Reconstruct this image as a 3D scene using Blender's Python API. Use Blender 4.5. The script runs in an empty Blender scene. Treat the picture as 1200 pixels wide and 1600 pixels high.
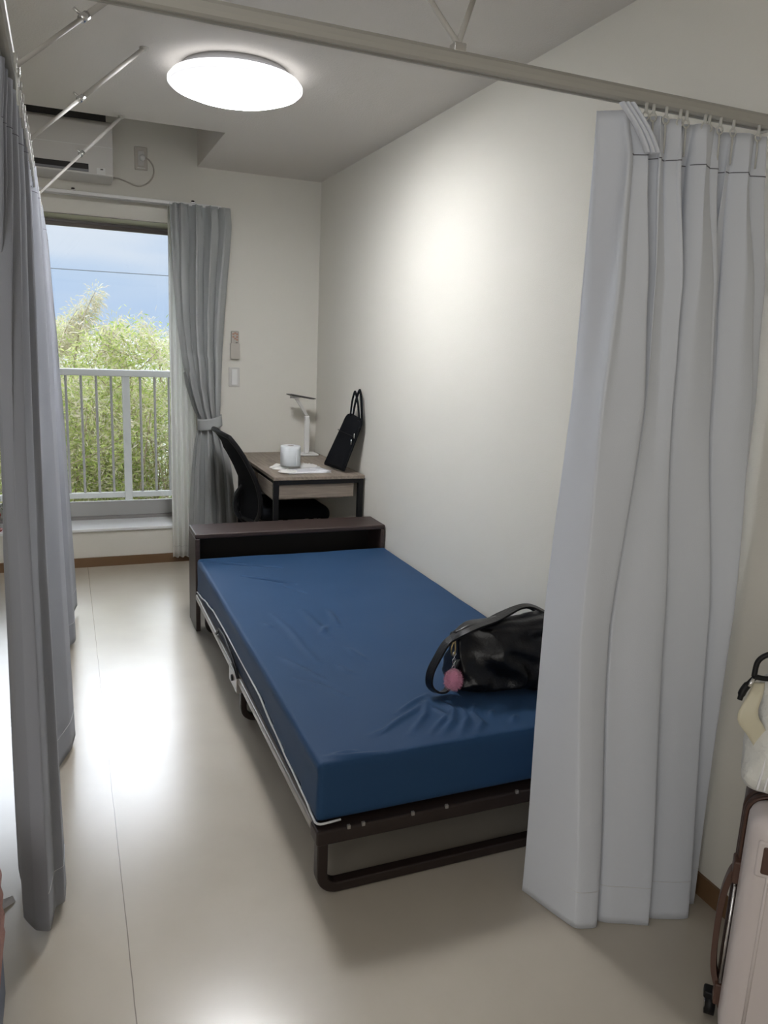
import bpy, bmesh, math, random
from mathutils import Vector, Matrix, noise
R = math.radians
PI = math.pi
S = bpy.context.scene
C = S.collection

# ------------------------------------------------------------------ camera
CX, CZ = -1.5245, 1.4067
YAW, PITCH, ROLL, FPX = 0.3955, -0.2128, 0.0429, 1202.65
cy, sy, cp, sp = math.cos(YAW), math.sin(YAW), math.cos(PITCH), math.sin(PITCH)
F = Vector((sy*cp, cy*cp, sp)); r0 = Vector((cy, -sy, 0)); u0 = r0.cross(F)
rr = r0*math.cos(ROLL) + u0*math.sin(ROLL); uu = -r0*math.sin(ROLL) + u0*math.cos(ROLL)
cam_d = bpy.data.cameras.new('camera'); cam = bpy.data.objects.new('camera', cam_d); C.objects.link(cam)
cam.matrix_world = Matrix(((rr.x, uu.x, -F.x, CX), (rr.y, uu.y, -F.y, 0), (rr.z, uu.z, -F.z, CZ), (0, 0, 0, 1)))
cam_d.sensor_fit = 'VERTICAL'; cam_d.sensor_height = 36; cam_d.lens = FPX/1600*36
cam_d.clip_start = 0.02; cam_d.clip_end = 2000
S.camera = cam

# ------------------------------------------------------------------ exposure / light constants
S.view_settings.view_transform = 'Standard'; S.view_settings.look = 'None'
S.view_settings.gamma = 1; S.view_settings.exposure = 0.0
S.view_settings.use_curve_mapping = False
LAMP_MAIN = 62.0
LAMP_FILL = 4.5
SKY_LOW = 1.0
SKY_HIGH = 10.0
FILL_W = 21.0

# ------------------------------------------------------------------ world
W = bpy.data.worlds.new('world'); S.world = W; W.use_nodes = True
nt = W.node_tree; nt.nodes.clear()
def N(nt, t, **k):
    n = nt.nodes.new(t)
    for a, b in k.items(): setattr(n, a, b)
    return n
def ramp(nt, stops):
    n = nt.nodes.new('ShaderNodeValToRGB'); el = n.color_ramp.elements
    while len(el) > 1: el.remove(el[-1])
    el[0].position = stops[0][0]; el[0].color = stops[0][1]
    for p, c in stops[1:]:
        e = el.new(p); e.color = c
    return n
out = N(nt, 'ShaderNodeOutputWorld'); bg = N(nt, 'ShaderNodeBackground')
tc = N(nt, 'ShaderNodeTexCoord'); sep = N(nt, 'ShaderNodeSeparateXYZ')
nt.links.new(tc.outputs['Generated'], sep.inputs[0])
r1 = ramp(nt, [(0.0, (.50, .56, .58, 1)), (0.499, (.62, .70, .76, 1)), (0.502, (.50, .66, .90, 1)), (0.535, (.53, .69, .91, 1)), (0.58, (.70, .80, .93, 1)), (0.7, (.85, .9, .97, 1)), (1, (.8, .88, 1, 1))])
m0 = N(nt, 'ShaderNodeMath', operation='MULTIPLY_ADD'); m0.inputs[1].default_value = .5; m0.inputs[2].default_value = .5
nt.links.new(sep.outputs['Z'], m0.inputs[0]); nt.links.new(m0.outputs[0], r1.inputs[0])
mp = N(nt, 'ShaderNodeMapping'); mp.inputs['Scale'].default_value = (2.0, 2.0, 9.0)
nt.links.new(tc.outputs['Generated'], mp.inputs[0])
nz = N(nt, 'ShaderNodeTexNoise'); nz.inputs['Scale'].default_value = 1.6; nz.inputs['Detail'].default_value = 5; nz.inputs['Roughness'].default_value = .5
nt.links.new(mp.outputs[0], nz.inputs['Vector'])
cr = ramp(nt, [(0.42, (0, 0, 0, 1)), (0.68, (1, 1, 1, 1))])
nt.links.new(nz.outputs['Fac'], cr.inputs[0])
gate = ramp(nt, [(0.503, (0, 0, 0, 1)), (0.54, (.55, .55, .55, 1)), (.6, (1, 1, 1, 1))]); nt.links.new(m0.outputs[0], gate.inputs[0])
mul = N(nt, 'ShaderNodeMath', operation='MULTIPLY'); nt.links.new(cr.outputs[0], mul.inputs[0]); nt.links.new(gate.outputs[0], mul.inputs[1])
mx = N(nt, 'ShaderNodeMixRGB'); mx.inputs[2].default_value = (.80, .87, .95, 1)
nt.links.new(mul.outputs[0], mx.inputs[0]); nt.links.new(r1.outputs[0], mx.inputs[1])
# bright sky patch, added out of view to put window sheen on the floor
dp = N(nt, 'ShaderNodeVectorMath', operation='DOT_PRODUCT'); dp.inputs[1].default_value = Vector((.05, math.cos(R(33)), math.sin(R(33)))).normalized()
nt.links.new(tc.outputs['Generated'], dp.inputs[0])
st = N(nt, 'ShaderNodeMapRange', interpolation_type='SMOOTHSTEP'); st.inputs['From Min'].default_value = .922; st.inputs['From Max'].default_value = .965
st.inputs['To Min'].default_value = SKY_LOW; st.inputs['To Max'].default_value = SKY_HIGH
nt.links.new(dp.outputs['Value'], st.inputs[0])
zs_ = N(nt, 'ShaderNodeMapRange'); zs_.inputs['From Min'].default_value = .3; zs_.inputs['From Max'].default_value = 1; zs_.inputs['To Max'].default_value = 3.0
nt.links.new(sep.outputs['Z'], zs_.inputs[0])
sadd = N(nt, 'ShaderNodeMath', operation='ADD'); nt.links.new(st.outputs[0], sadd.inputs[0]); nt.links.new(zs_.outputs[0], sadd.inputs[1])
nt.links.new(mx.outputs[0], bg.inputs[0]); nt.links.new(sadd.outputs[0], bg.inputs[1]); nt.links.new(bg.outputs[0], out.inputs[0])

# area fill added out of view, left behind the camera, for the right curtain
hl = bpy.data.lights.new('fill_light', 'AREA'); hl.shape = 'RECTANGLE'; hl.size = 1.5; hl.size_y = 1.9; hl.energy = FILL_W; hl.color = (1, .985, .96)
ho = bpy.data.objects.new('fill_light', hl); C.objects.link(ho); ho.location = (-2.65, -.85, 1.25); ho.rotation_euler = (R(90), 0, R(-52))

# ------------------------------------------------------------------ materials
def mat(name, col, rough=.6, metal=0, spec=.5, bump=None, var=None, sheen=0, coat=0, emit=None, transl=None):
    """bump=(scale, strength, (sx,sy,sz)); var=(scale, col2, amount, (sx,sy,sz))"""
    m = bpy.data.materials.new(name); m.use_nodes = True; t = m.node_tree; b = t.nodes['Principled BSDF']
    b.inputs['Base Color'].default_value = (*col, 1); b.inputs['Roughness'].default_value = rough
    b.inputs['Metallic'].default_value = metal; b.inputs['Specular IOR Level'].default_value = spec
    b.inputs['Sheen Weight'].default_value = sheen; b.inputs['Coat Weight'].default_value = coat
    co = N(t, 'ShaderNodeTexCoord')
    if var:
        mpn = N(t, 'ShaderNodeMapping'); mpn.inputs['Scale'].default_value = var[3] if len(var) > 3 else (1, 1, 1)
        t.links.new(co.outputs['Object'], mpn.inputs[0])
        n = N(t, 'ShaderNodeTexNoise'); n.inputs['Scale'].default_value = var[0]; n.inputs['Detail'].default_value = 6
        t.links.new(mpn.outputs[0], n.inputs['Vector'])
        rm = ramp(t, [(.35, (0, 0, 0, 1)), (.65, (var[2],)*3+(1,))]); t.links.new(n.outputs['Fac'], rm.inputs[0])
        mix = N(t, 'ShaderNodeMixRGB'); mix.inputs[1].default_value = (*col, 1); mix.inputs[2].default_value = (*var[1], 1)
        t.links.new(rm.outputs[0], mix.inputs[0]); t.links.new(mix.outputs[0], b.inputs['Base Color'])
    if bump:
        mpn = N(t, 'ShaderNodeMapping'); mpn.inputs['Scale'].default_value = bump[2]
        t.links.new(co.outputs['Object'], mpn.inputs[0])
        n = N(t, 'ShaderNodeTexNoise'); n.inputs['Scale'].default_value = bump[0]; n.inputs['Detail'].default_value = 4
        t.links.new(mpn.outputs[0], n.inputs['Vector'])
        bp = N(t, 'ShaderNodeBump'); bp.inputs['Strength'].default_value = bump[1]; bp.inputs['Distance'].default_value = .01
        t.links.new(n.outputs['Fac'], bp.inputs['Height']); t.links.new(bp.outputs[0], b.inputs['Normal'])
    if emit:
        b.inputs['Emission Color'].default_value = (*emit[0], 1); b.inputs['Emission Strength'].default_value = emit[1]
    if transl:
        tr = N(t, 'ShaderNodeBsdfTranslucent'); tr.inputs[0].default_value = (*transl[0], 1)
        ms = N(t, 'ShaderNodeMixShader'); ms.inputs[0].default_value = transl[1]
        o = t.nodes['Material Output']; t.links.new(b.outputs[0], ms.inputs[1]); t.links.new(tr.outputs[0], ms.inputs[2])
        src = ms
        if len(transl) > 2:
            tp = N(t, 'ShaderNodeBsdfTransparent'); m2 = N(t, 'ShaderNodeMixShader'); m2.inputs[0].default_value = transl[2]
            t.links.new(ms.outputs[0], m2.inputs[1]); t.links.new(tp.outputs[0], m2.inputs[2]); src = m2
        t.links.new(src.outputs[0], o.inputs['Surface'])
    return m

M_wall = mat('wallpaper', (.74, .718, .652), .75, spec=.25, bump=(1, .14, (110, 110, 520)))
M_ceil = mat('ceiling_paper', (.70, .665, .62), .85, spec=.2, bump=(160, .2, (1, 1, 1)))
M_base = mat('baseboard_brown', (.17, .095, .045), .5)
M_white = mat('white_plastic', (.78, .78, .76), .4)
M_sill = mat('sill_white', (.80, .81, .82), .3)
M_alu = mat('aluminium_grey', (.30, .29, .28), .45, metal=.3)
M_aludark = mat('aluminium_shade', (.27, .245, .23), .45, metal=.3)
M_aluwhite = mat('aluminium_white', (.42, .42, .41), .5)
M_rail = mat('rail_aluminium', (.40, .39, .355), .5)
M_rod = mat('rod_white', (.50, .485, .45), .6, spec=.3)
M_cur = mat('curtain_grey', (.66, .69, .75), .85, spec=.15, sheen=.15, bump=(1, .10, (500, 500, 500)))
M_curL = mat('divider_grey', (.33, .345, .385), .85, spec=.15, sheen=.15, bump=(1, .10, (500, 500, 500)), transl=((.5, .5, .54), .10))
M_curW = mat('window_curtain_grey', (.45, .465, .46), .85, spec=.15, sheen=.1, bump=(1, .25, (600, 600, 90)), transl=((.5, .52, .52), .18))
M_sheer = mat('sheer_white', (.92, .92, .90), .9, spec=.1, transl=((.97, .97, .95), .7, .03))
M_thread = mat('stitch_dark', (.16, .16, .18), .9)
M_hook = mat('hook_clear', (.55, .55, .52), .4)
M_sheet = mat('sheet_blue', (.018, .056, .130), .6, spec=.18, sheen=.04, bump=(1, .12, (400, 400, 400)))
M_sheetd = mat('mattress_ticking', (.02, .035, .07), .7, bump=(90, .5, (1, 1, 1)))
M_pipe = mat('piping_white', (.62, .63, .64), .7)
M_frame = mat('bed_frame_brown', (.024, .016, .014), .42, spec=.35)
M_fside = mat('bed_frame_sheen_grey', (.30, .28, .26), .35, metal=.3)  # grey puts the light caught by the left rail into the colour
M_head = mat('headboard_wood', (.050, .032, .028), .45, var=(3, (.030, .020, .018), .7, (3, 60, 60)))
M_headin = mat('headboard_inner', (.012, .009, .008), .6)
M_desk = mat('desk_wood', (.30, .25, .20), .5, var=(2.5, (.19, .155, .125), .9, (30, 3, 30)))
M_deskf = mat('desk_wood_front', (.27, .225, .185), .5, var=(2.5, (.19, .155, .125), .8, (4, 3, 60)))
M_black = mat('black_steel', (.006, .006, .007), .5, spec=.3)
M_mesh = mat('black_mesh', (.004, .0045, .006), .9, spec=.15, bump=(300, .4, (1, 1, 1)))
M_bfab = mat('black_fabric', (.006, .007, .009), .9, spec=.15, bump=(500, .3, (1, 1, 1)))
M_leather = mat('black_leather', (.004, .004, .005), .30, spec=.35, bump=(140, .12, (1, 1, 1)))
M_pink = mat('pink_fur', (.62, .25, .36), .95, sheen=.6)
M_brass = mat('brass', (.55, .42, .20), .3, metal=1)
M_silver = mat('silver', (.7, .7, .7), .25, metal=1)
M_paper = mat('paper_white', (.86, .86, .88), .7)
M_roll = mat('roll_white', (.70, .73, .74), .7, bump=(250, .2, (1, 1, 1)))
M_bagp = mat('clear_bag', (.74, .73, .70), .3, bump=(25, .7, (1, 1, 1)))
M_print = mat('print_ink', (.35, .35, .38), .7)
M_case = mat('suitcase_shell', (.62, .56, .55), .35, spec=.5)
M_casetrim = mat('suitcase_trim', (.055, .027, .020), .42)
M_casedark = mat('suitcase_zip', (.03, .013, .01), .5)
M_caselt = mat('suitcase_leather', (.080, .037, .025), .45)
M_cream = mat('cream_strap', (.62, .58, .44), .35)
M_nylon = mat('nylon_white', (.74, .74, .70), .35, bump=(45, .8, (1, 1, 1)), var=(9, (.62, .62, .60), .7))
M_pinkc = mat('pink_cloth', (.42, .23, .20), .8, bump=(200, .4, (1, 1, 1)), var=(14, (.30, .16, .14), .8))
M_bluec = mat('bluegrey_cloth', (.16, .18, .23), .85)
M_ac = mat('ac_white', (.66, .64, .61), .4)
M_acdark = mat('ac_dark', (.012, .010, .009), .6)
M_aclouv = mat('ac_louver', (.20, .20, .21), .4)
M_outl = mat('outlet_plate', (.52, .485, .43), .45)
M_cord = mat('cord_beige', (.48, .44, .38), .5)
M_remote = mat('remote_beige', (.45, .42, .37), .5)
M_rdot = mat('remote_button', (.42, .24, .17), .6)
M_rdark = mat('remote_window', (.10, .10, .09), .4)
M_swit = mat('switch_plate', (.60, .585, .55), .4)
M_terra = mat('terracotta', (.30, .055, .03), .5)
M_pinkpot = mat('pink_pot', (.55, .30, .32), .5)
M_soil = mat('soil', (.03, .02, .015), .95)
M_conc = mat('concrete', (.62, .61, .58), .9, var=(6, (.45, .45, .42), .6))
M_ground = mat('ground_pale', (.50, .50, .45), .95, var=(.9, (.24, .27, .17), .9))
M_sea = mat('sea_pale', (.22, .27, .31), .5)
M_hill = mat('far_shore', (.42, .52, .62), 1.0)
M_stem = mat('branch_tan', (.38, .31, .22), .8)
M_lampring = mat('lamp_ring', (.40, .40, .41), .4)
M_wire = mat('wire_dark', (.16, .18, .21), .6)

def glass(name, refl, tint=(1, 1, 1)):
    m = bpy.data.materials.new(name); m.use_nodes = True; t = m.node_tree; t.nodes.clear()
    o = N(t, 'ShaderNodeOutputMaterial'); a = N(t, 'ShaderNodeBsdfTransparent'); a.inputs[0].default_value = (*tint, 1)
    g = N(t, 'ShaderNodeBsdfGlossy'); g.inputs['Roughness'].default_value = .02
    fr = N(t, 'ShaderNodeFresnel'); fr.inputs[0].default_value = refl
    mxs = N(t, 'ShaderNodeMixShader'); t.links.new(fr.outputs[0], mxs.inputs[0]); t.links.new(a.outputs[0], mxs.inputs[1]); t.links.new(g.outputs[0], mxs.inputs[2])
    t.links.new(mxs.outputs[0], o.inputs[0]); return m
M_glass = glass('window_glass', 1.45)

def lampmat(name, s):
    m = bpy.data.materials.new(name); m.use_nodes = True; b = m.node_tree.nodes['Principled BSDF']
    b.inputs['Base Color'].default_value = (.9, .9, .92, 1); b.inputs['Roughness'].default_value = .3
    b.inputs['Emission Color'].default_value = (.97, .975, 1, 1); b.inputs['Emission Strength'].default_value = s
    if s > 2:      # the diffuser is brightest over the light ring inside and falls off towards its edge
        t = m.node_tree; co = N(t, 'ShaderNodeTexCoord'); sx = N(t, 'ShaderNodeSeparateXYZ'); t.links.new(co.outputs['Object'], sx.inputs[0])
        cb = N(t, 'ShaderNodeCombineXYZ'); t.links.new(sx.outputs[0], cb.inputs[0]); t.links.new(sx.outputs[1], cb.inputs[1])
        ln = N(t, 'ShaderNodeVectorMath', operation='LENGTH'); t.links.new(cb.outputs[0], ln.inputs[0])
        mr = N(t, 'ShaderNodeMapRange'); mr.inputs['From Min'].default_value = .150; mr.inputs['From Max'].default_value = .238
        mr.inputs['To Min'].default_value = s*1.25; mr.inputs['To Max'].default_value = .72
        t.links.new(ln.outputs['Value'], mr.inputs[0]); t.links.new(mr.outputs[0], b.inputs['Emission Strength'])
    return m

# floor: glossy sheet vinyl with seams
def floor_mat():
    m = bpy.data.materials.new('vinyl_floor'); m.use_nodes = True; t = m.node_tree; b = t.nodes['Principled BSDF']
    co = N(t, 'ShaderNodeTexCoord')
    n = N(t, 'ShaderNodeTexNoise'); n.inputs['Scale'].default_value = 3.0; n.inputs['Detail'].default_value = 7
    t.links.new(co.outputs['Object'], n.inputs['Vector'])
    rm = ramp(t, [(.3, (.46, .415, .345, 1)), (.7, (.51, .465, .39, 1))]); t.links.new(n.outputs['Fac'], rm.inputs[0])
    # seam as a thin dark line at x = -1.441
    sepn = N(t, 'ShaderNodeSeparateXYZ'); t.links.new(co.outputs['Object'], sepn.inputs[0])
    wn = N(t, 'ShaderNodeTexNoise'); wn.inputs['Scale'].default_value = 8
    t.links.new(co.outputs['Object'], wn.inputs['Vector'])
    wm = N(t, 'ShaderNodeMath', operation='MULTIPLY_ADD'); wm.inputs[1].default_value = .005; wm.inputs[2].default_value = 1.4385
    t.links.new(wn.outputs['Fac'], wm.inputs[0])
    ad = N(t, 'ShaderNodeMath', operation='ADD'); t.links.new(sepn.outputs['X'], ad.inputs[0]); t.links.new(wm.outputs[0], ad.inputs[1])
    ab = N(t, 'ShaderNodeMath', operation='ABSOLUTE'); t.links.new(ad.outputs[0], ab.inputs[0])
    lt = N(t, 'ShaderNodeMath', operation='LESS_THAN'); lt.inputs[1].default_value = .0012; t.links.new(ab.outputs[0], lt.inputs[0])
    mix = N(t, 'ShaderNodeMixRGB'); mix.inputs[2].default_value = (.16, .14, .12, 1)
    lm = N(t, 'ShaderNodeMath', operation='MULTIPLY'); lm.inputs[1].default_value = .8; t.links.new(lt.outputs[0], lm.inputs[0])
    t.links.new(lm.outputs[0], mix.inputs[0]); t.links.new(rm.outputs[0], mix.inputs[1]); t.links.new(mix.outputs[0], b.inputs['Base Color'])
    n2 = N(t, 'ShaderNodeTexNoise'); n2.inputs['Scale'].default_value = 5; n2.inputs['Detail'].default_value = 8; n2.inputs['Roughness'].default_value = .65
    mp2 = N(t, 'ShaderNodeMapping'); mp2.inputs['Scale'].default_value = (1.6, .8, 1); t.links.new(co.outputs['Object'], mp2.inputs[0]); t.links.new(mp2.outputs[0], n2.inputs['Vector'])
    rr2 = ramp(t, [(.2, (.20, .20, .20, 1)), (.8, (.27, .27, .27, 1))]); t.links.new(n2.outputs['Fac'], rr2.inputs[0]); t.links.new(rr2.outputs[0], b.inputs['Roughness'])
    bp = N(t, 'ShaderNodeBump'); bp.inputs['Strength'].default_value = .035; bp.inputs['Distance'].default_value = .01
    t.links.new(n2.outputs['Fac'], bp.inputs['Height']); t.links.new(bp.outputs[0], b.inputs['Normal'])
    b.inputs['Specular IOR Level'].default_value = 1.0
    return m
M_floor = floor_mat()

def leaf_mat(name, stops, tr=.5):
    m = bpy.data.materials.new(name); m.use_nodes = True; t = m.node_tree; b = t.nodes['Principled BSDF']
    g = N(t, 'ShaderNodeNewGeometry'); rm = ramp(t, stops)
    t.links.new(g.outputs['Random Per Island'], rm.inputs[0]); t.links.new(rm.outputs[0], b.inputs['Base Color'])
    b.inputs['Roughness'].default_value = .5
    tl = N(t, 'ShaderNodeBsdfTranslucent'); t.links.new(rm.outputs[0], tl.inputs[0])
    ms = N(t, 'ShaderNodeMixShader'); ms.inputs[0].default_value = tr
    t.links.new(b.outputs[0], ms.inputs[1]); t.links.new(tl.outputs[0], ms.inputs[2]); t.links.new(ms.outputs[0], t.nodes['Material Output'].inputs[0])
    return m
M_leaf = leaf_mat('leaf_green', [(0, (.22, .32, .07, 1)), (.3, (.45, .56, .14, 1)), (.55, (.62, .68, .24, 1)), (.75, (.72, .74, .38, 1)), (.9, (.78, .68, .52, 1)), (1, (.82, .77, .66, 1))])
M_leafdry = leaf_mat('leaf_dry', [(0, (.48, .48, .28, 1)), (.4, (.68, .66, .44, 1)), (.7, (.72, .63, .54, 1)), (1, (.76, .74, .60, 1))])
M_leafdk = leaf_mat('leaf_dark', [(0, (.03, .09, .02, 1)), (.6, (.08, .20, .05, 1)), (1, (.20, .33, .10, 1))])

# ------------------------------------------------------------------ mesh helpers
def tag(o, label=None, cat=None, group=None, kind=None):
    if label: o['label'] = label
    if cat: o['category'] = cat
    if group: o['group'] = group
    if kind: o['kind'] = kind
    return o
def link(name, me, m, parent=None, smooth=False):
    o = bpy.data.objects.new(name, me); C.objects.link(o)
    for x in (m if isinstance(m, (list, tuple)) else [m]): me.materials.append(x)
    if smooth:
        for p in me.polygons: p.use_smooth = True
    if parent:
        o.parent = parent
        # vertices are given in world coordinates: bring into the parent's frame
        pm = world_of(parent)
        me.transform(pm.inverted())
    return o
def world_of(o):
    m = Matrix.LocRotScale(o.location, o.rotation_euler, o.scale)
    while o.parent:
        o = o.parent; m = Matrix.LocRotScale(o.location, o.rotation_euler, o.scale) @ m
    return m
def root(name, loc, label, cat, group=None, kind=None):
    o = bpy.data.objects.new(name, None); C.objects.link(o); o.location = loc; o.empty_display_size = .05
    return tag(o, label, cat, group, kind)
def build(name, bm, m, parent=None, smooth=False, bevel=0, mod=None):
    me = bpy.data.meshes.new(name); bmesh.ops.recalc_face_normals(bm, faces=bm.faces[:]); bm.to_mesh(me); bm.free()
    o = link(name, me, m, parent, smooth)
    if bevel:
        b = o.modifiers.new('bevel', 'BEVEL'); b.width = bevel; b.segments = 3; b.limit_method = 'ANGLE'; b.angle_limit = R(40)
        for p in me.polygons: p.use_smooth = True
        w = o.modifiers.new('wn', 'WEIGHTED_NORMAL'); w.keep_sharp = True
    return o
def BM(): return bmesh.new()
def box(bm, a, b, T=None):
    v = [bm.verts.new((x, y, z)) for x in (a[0], b[0]) for y in (a[1], b[1]) for z in (a[2], b[2])]
    if T:
        for q in v: q.co = T @ q.co
    for f in ((0, 1, 3, 2), (4, 6, 7, 5), (0, 4, 5, 1), (2, 3, 7, 6), (0, 2, 6, 4), (1, 5, 7, 3)): bm.faces.new([v[i] for i in f])
    return bm
def tube(bm, pts, r, seg=10, caps=True, square=False, flat=1.0, up=None):
    pts = [Vector(p) for p in pts]; n = len(pts); rings = []
    prev = None
    for i, p in enumerate(pts):
        t = (pts[min(i+1, n-1)] - pts[max(i-1, 0)]).normalized()
        if prev is None:
            a = Vector(up) if up else (Vector((0, 0, 1)) if abs(t.z) < .9 else Vector((1, 0, 0)))
            x = (a - t*a.dot(t)).normalized()
        else:
            x = (prev - t*prev.dot(t)).normalized()
        prev = x; y = t.cross(x)
        rad = r[i] if isinstance(r, (list, tuple)) else r
        ring = []
        if square:
            for sx, sy_ in ((1, 1), (-1, 1), (-1, -1), (1, -1)): ring.append(bm.verts.new(p + x*rad*sx + y*rad*flat*sy_))
        else:
            for k in range(seg):
                an = 2*PI*k/seg; ring.append(bm.verts.new(p + x*rad*math.cos(an) + y*rad*flat*math.sin(an)))
        rings.append(ring)
    for a, b in zip(rings, rings[1:]):
        m_ = len(a)
        for k in range(m_): bm.faces.new((a[k], a[(k+1) % m_], b[(k+1) % m_], b[k]))
    if caps:
        bm.faces.new(rings[0][::-1]); bm.faces.new(rings[-1])
    return bm
def lathe(bm, prof, c=(0, 0, 0), seg=40, sx=1, sy_=1):
    rings = []
    for (r, z) in prof:
        if r < 1e-6: rings.append([bm.verts.new((c[0], c[1], c[2]+z))])
        else: rings.append([bm.verts.new((c[0]+r*sx*math.cos(2*PI*k/seg), c[1]+r*sy_*math.sin(2*PI*k/seg), c[2]+z)) for k in range(seg)])
    for a, b in zip(rings, rings[1:]):
        for k in range(seg):
            k2 = (k+1) % seg
            if len(a) == 1 and len(b) == 1: continue
            if len(a) == 1: bm.faces.new((a[0], b[k], b[k2]))
            elif len(b) == 1: bm.faces.new((a[k], a[k2], b[0]))
            else: bm.faces.new((a[k], a[k2], b[k2], b[k]))
    return bm
def cr1(P, n, ten=.5):
    """Catmull-Rom resample of tuples to n samples, uniform in key parameter"""
    P = [Vector(p) for p in P]; m_ = len(P)-1; o = []
    for i in range(n):
        u = i/(n-1)*m_; k = min(int(u), m_-1); t = u-k
        a, b, c, d = P[max(k-1, 0)], P[k], P[k+1], P[min(k+2, m_)]
        m1, m2 = (c-a)*ten, (d-b)*ten
        o.append(b*(2*t**3-3*t*t+1)+m1*(t**3-2*t*t+t)+c*(3*t*t-2*t**3)+m2*(t**3-t*t))
    return o
def arc_resample(P, n):
    L = [0]
    for a, b in zip(P, P[1:]): L.append(L[-1]+(b-a).length)
    o = []; j = 0
    for i in range(n):
        s = L[-1]*i/(n-1)
        while j < len(P)-2 and L[j+1] < s: j += 1
        t = (s-L[j])/max(L[j+1]-L[j], 1e-9); o.append(P[j].lerp(P[j+1], min(max(t, 0), 1)))
    return o
def grid(name, rows, m, parent=None, thick=.002, closed=False, sm=True):
    """rows: list of equal-length lists of points"""
    n = len(rows[0]); verts = [tuple(p) for r_ in rows for p in r_]; faces = []
    for i in range(len(rows)-1):
        for j in range(n-1 + (1 if closed else 0)):
            j2 = (j+1) % n
            faces.append((i*n+j, i*n+j2, (i+1)*n+j2, (i+1)*n+j))
    me = bpy.data.meshes.new(name); me.from_pydata(verts, [], faces); me.update()
    o = link(name, me, m, parent, sm)
    if thick:
        s = o.modifiers.new('thick', 'SOLIDIFY'); s.thickness = thick; s.offset = 0
    return o
def rows_from_levels(levels, zs, n, ten=.5):
    """levels: [(z, [(x,y)...])] high to low; returns rows of points for each z in zs, Catmull in z"""
    L = [(z, [Vector((p.x, p.y)) for p in cr1([(a, b, 0) for a, b in P], n, ten)]) for z, P in levels]
    rows = []
    for z in zs:
        k = 0
        while k < len(L)-2 and z < L[k+1][0]: k += 1
        z0, z1 = L[k][0], L[k+1][0]; t = min(max((z0-z)/(z0-z1), 0), 1)
        a, b, c, d = L[max(k-1, 0)][1], L[k][1], L[k+1][1], L[min(k+2, len(L)-1)][1]
        row = []
        for j in range(n):
            v = b[j].lerp(c[j], t*t*(3-2*t)*.4+t*.6)
            row.append(Vector((v.x, v.y, z)))
        rows.append(row)
    return rows
def lerp(a, b, t): return a+(b-a)*t

# ------------------------------------------------------------------ room
D, H = 4.888, 2.379
XL, YB = -3.3, -1.7
PX0, PX1, PY, PZ = -2.52, -.757, 4.033, 2.66      # raised pocket in the ceiling over the window
WX0, WX1, WZ0, WZ1 = -2.50, -.80, .24, 2.052       # window opening
def st(name, bm, m, bevel=0): return tag(build(name, bm, m, bevel=bevel), kind='structure')
bm = BM(); box(bm, (XL-.1, YB-.1, -.1), (.1, D+.15, 0)); st('floor', bm, M_floor)
bm = BM(); box(bm, (0, YB-.1, 0), (.1, D+.15, 2.8)); st('wall_right', bm, M_wall)
bm = BM(); box(bm, (XL-.1, YB-.1, 0), (XL, D+.15, 2.8)); st('wall_left', bm, M_wall)
bm = BM(); box(bm, (XL, YB-.1, 0), (0, YB, 2.8)); st('wall_back', bm, M_wall)
bm = BM()
box(bm, (XL, D, 0), (WX0, D+.35, 2.8)); box(bm, (WX1, D, 0), (0, D+.35, 2.8))
box(bm, (WX0, D, 0), (WX1, D+.35, WZ0-.018)); box(bm, (WX0, D, WZ1), (WX1, D+.35, 2.8))
st('wall_front', bm, M_wall)
bm = BM()
box(bm, (XL, YB, H), (0, PY, 2.8)); box(bm, (XL, PY, H), (PX0, D, 2.8)); box(bm, (PX1, PY, H), (0, D, 2.8))
box(bm, (PX0, PY, PZ), (PX1, D, 2.8)); st('ceiling', bm, M_ceil)
bm = BM(); box(bm, (-.009, YB, 0), (0, D, .060)); st('baseboard_right', bm, M_base)
bm = BM(); box(bm, (XL, D-.009, 0), (-.009, D, .058)); st('baseboard_front', bm, M_base)
bm = BM(); box(bm, (XL, YB, 0), (XL+.009, D-.009, .06)); st('baseboard_left', bm, M_base)
bm = BM(); box(bm, (WX0, D-.012, WZ0-.018), (WX1, D+.35, WZ0)); st('trim_1', bm, M_sill, bevel=.003)
# casing box above the window that the curtain rail is fixed to
bm = BM(); box(bm, (WX0-.05, D-.012, WZ1), (WX1+.02, D, WZ1+.075)); st('trim_2', bm, M_wall, bevel=.002)

bm = BM(); box(bm, (WX0, D+.004, WZ1-.004), (WX1, D+.245, WZ1)); st('trim_3', bm, M_aludark)
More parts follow.
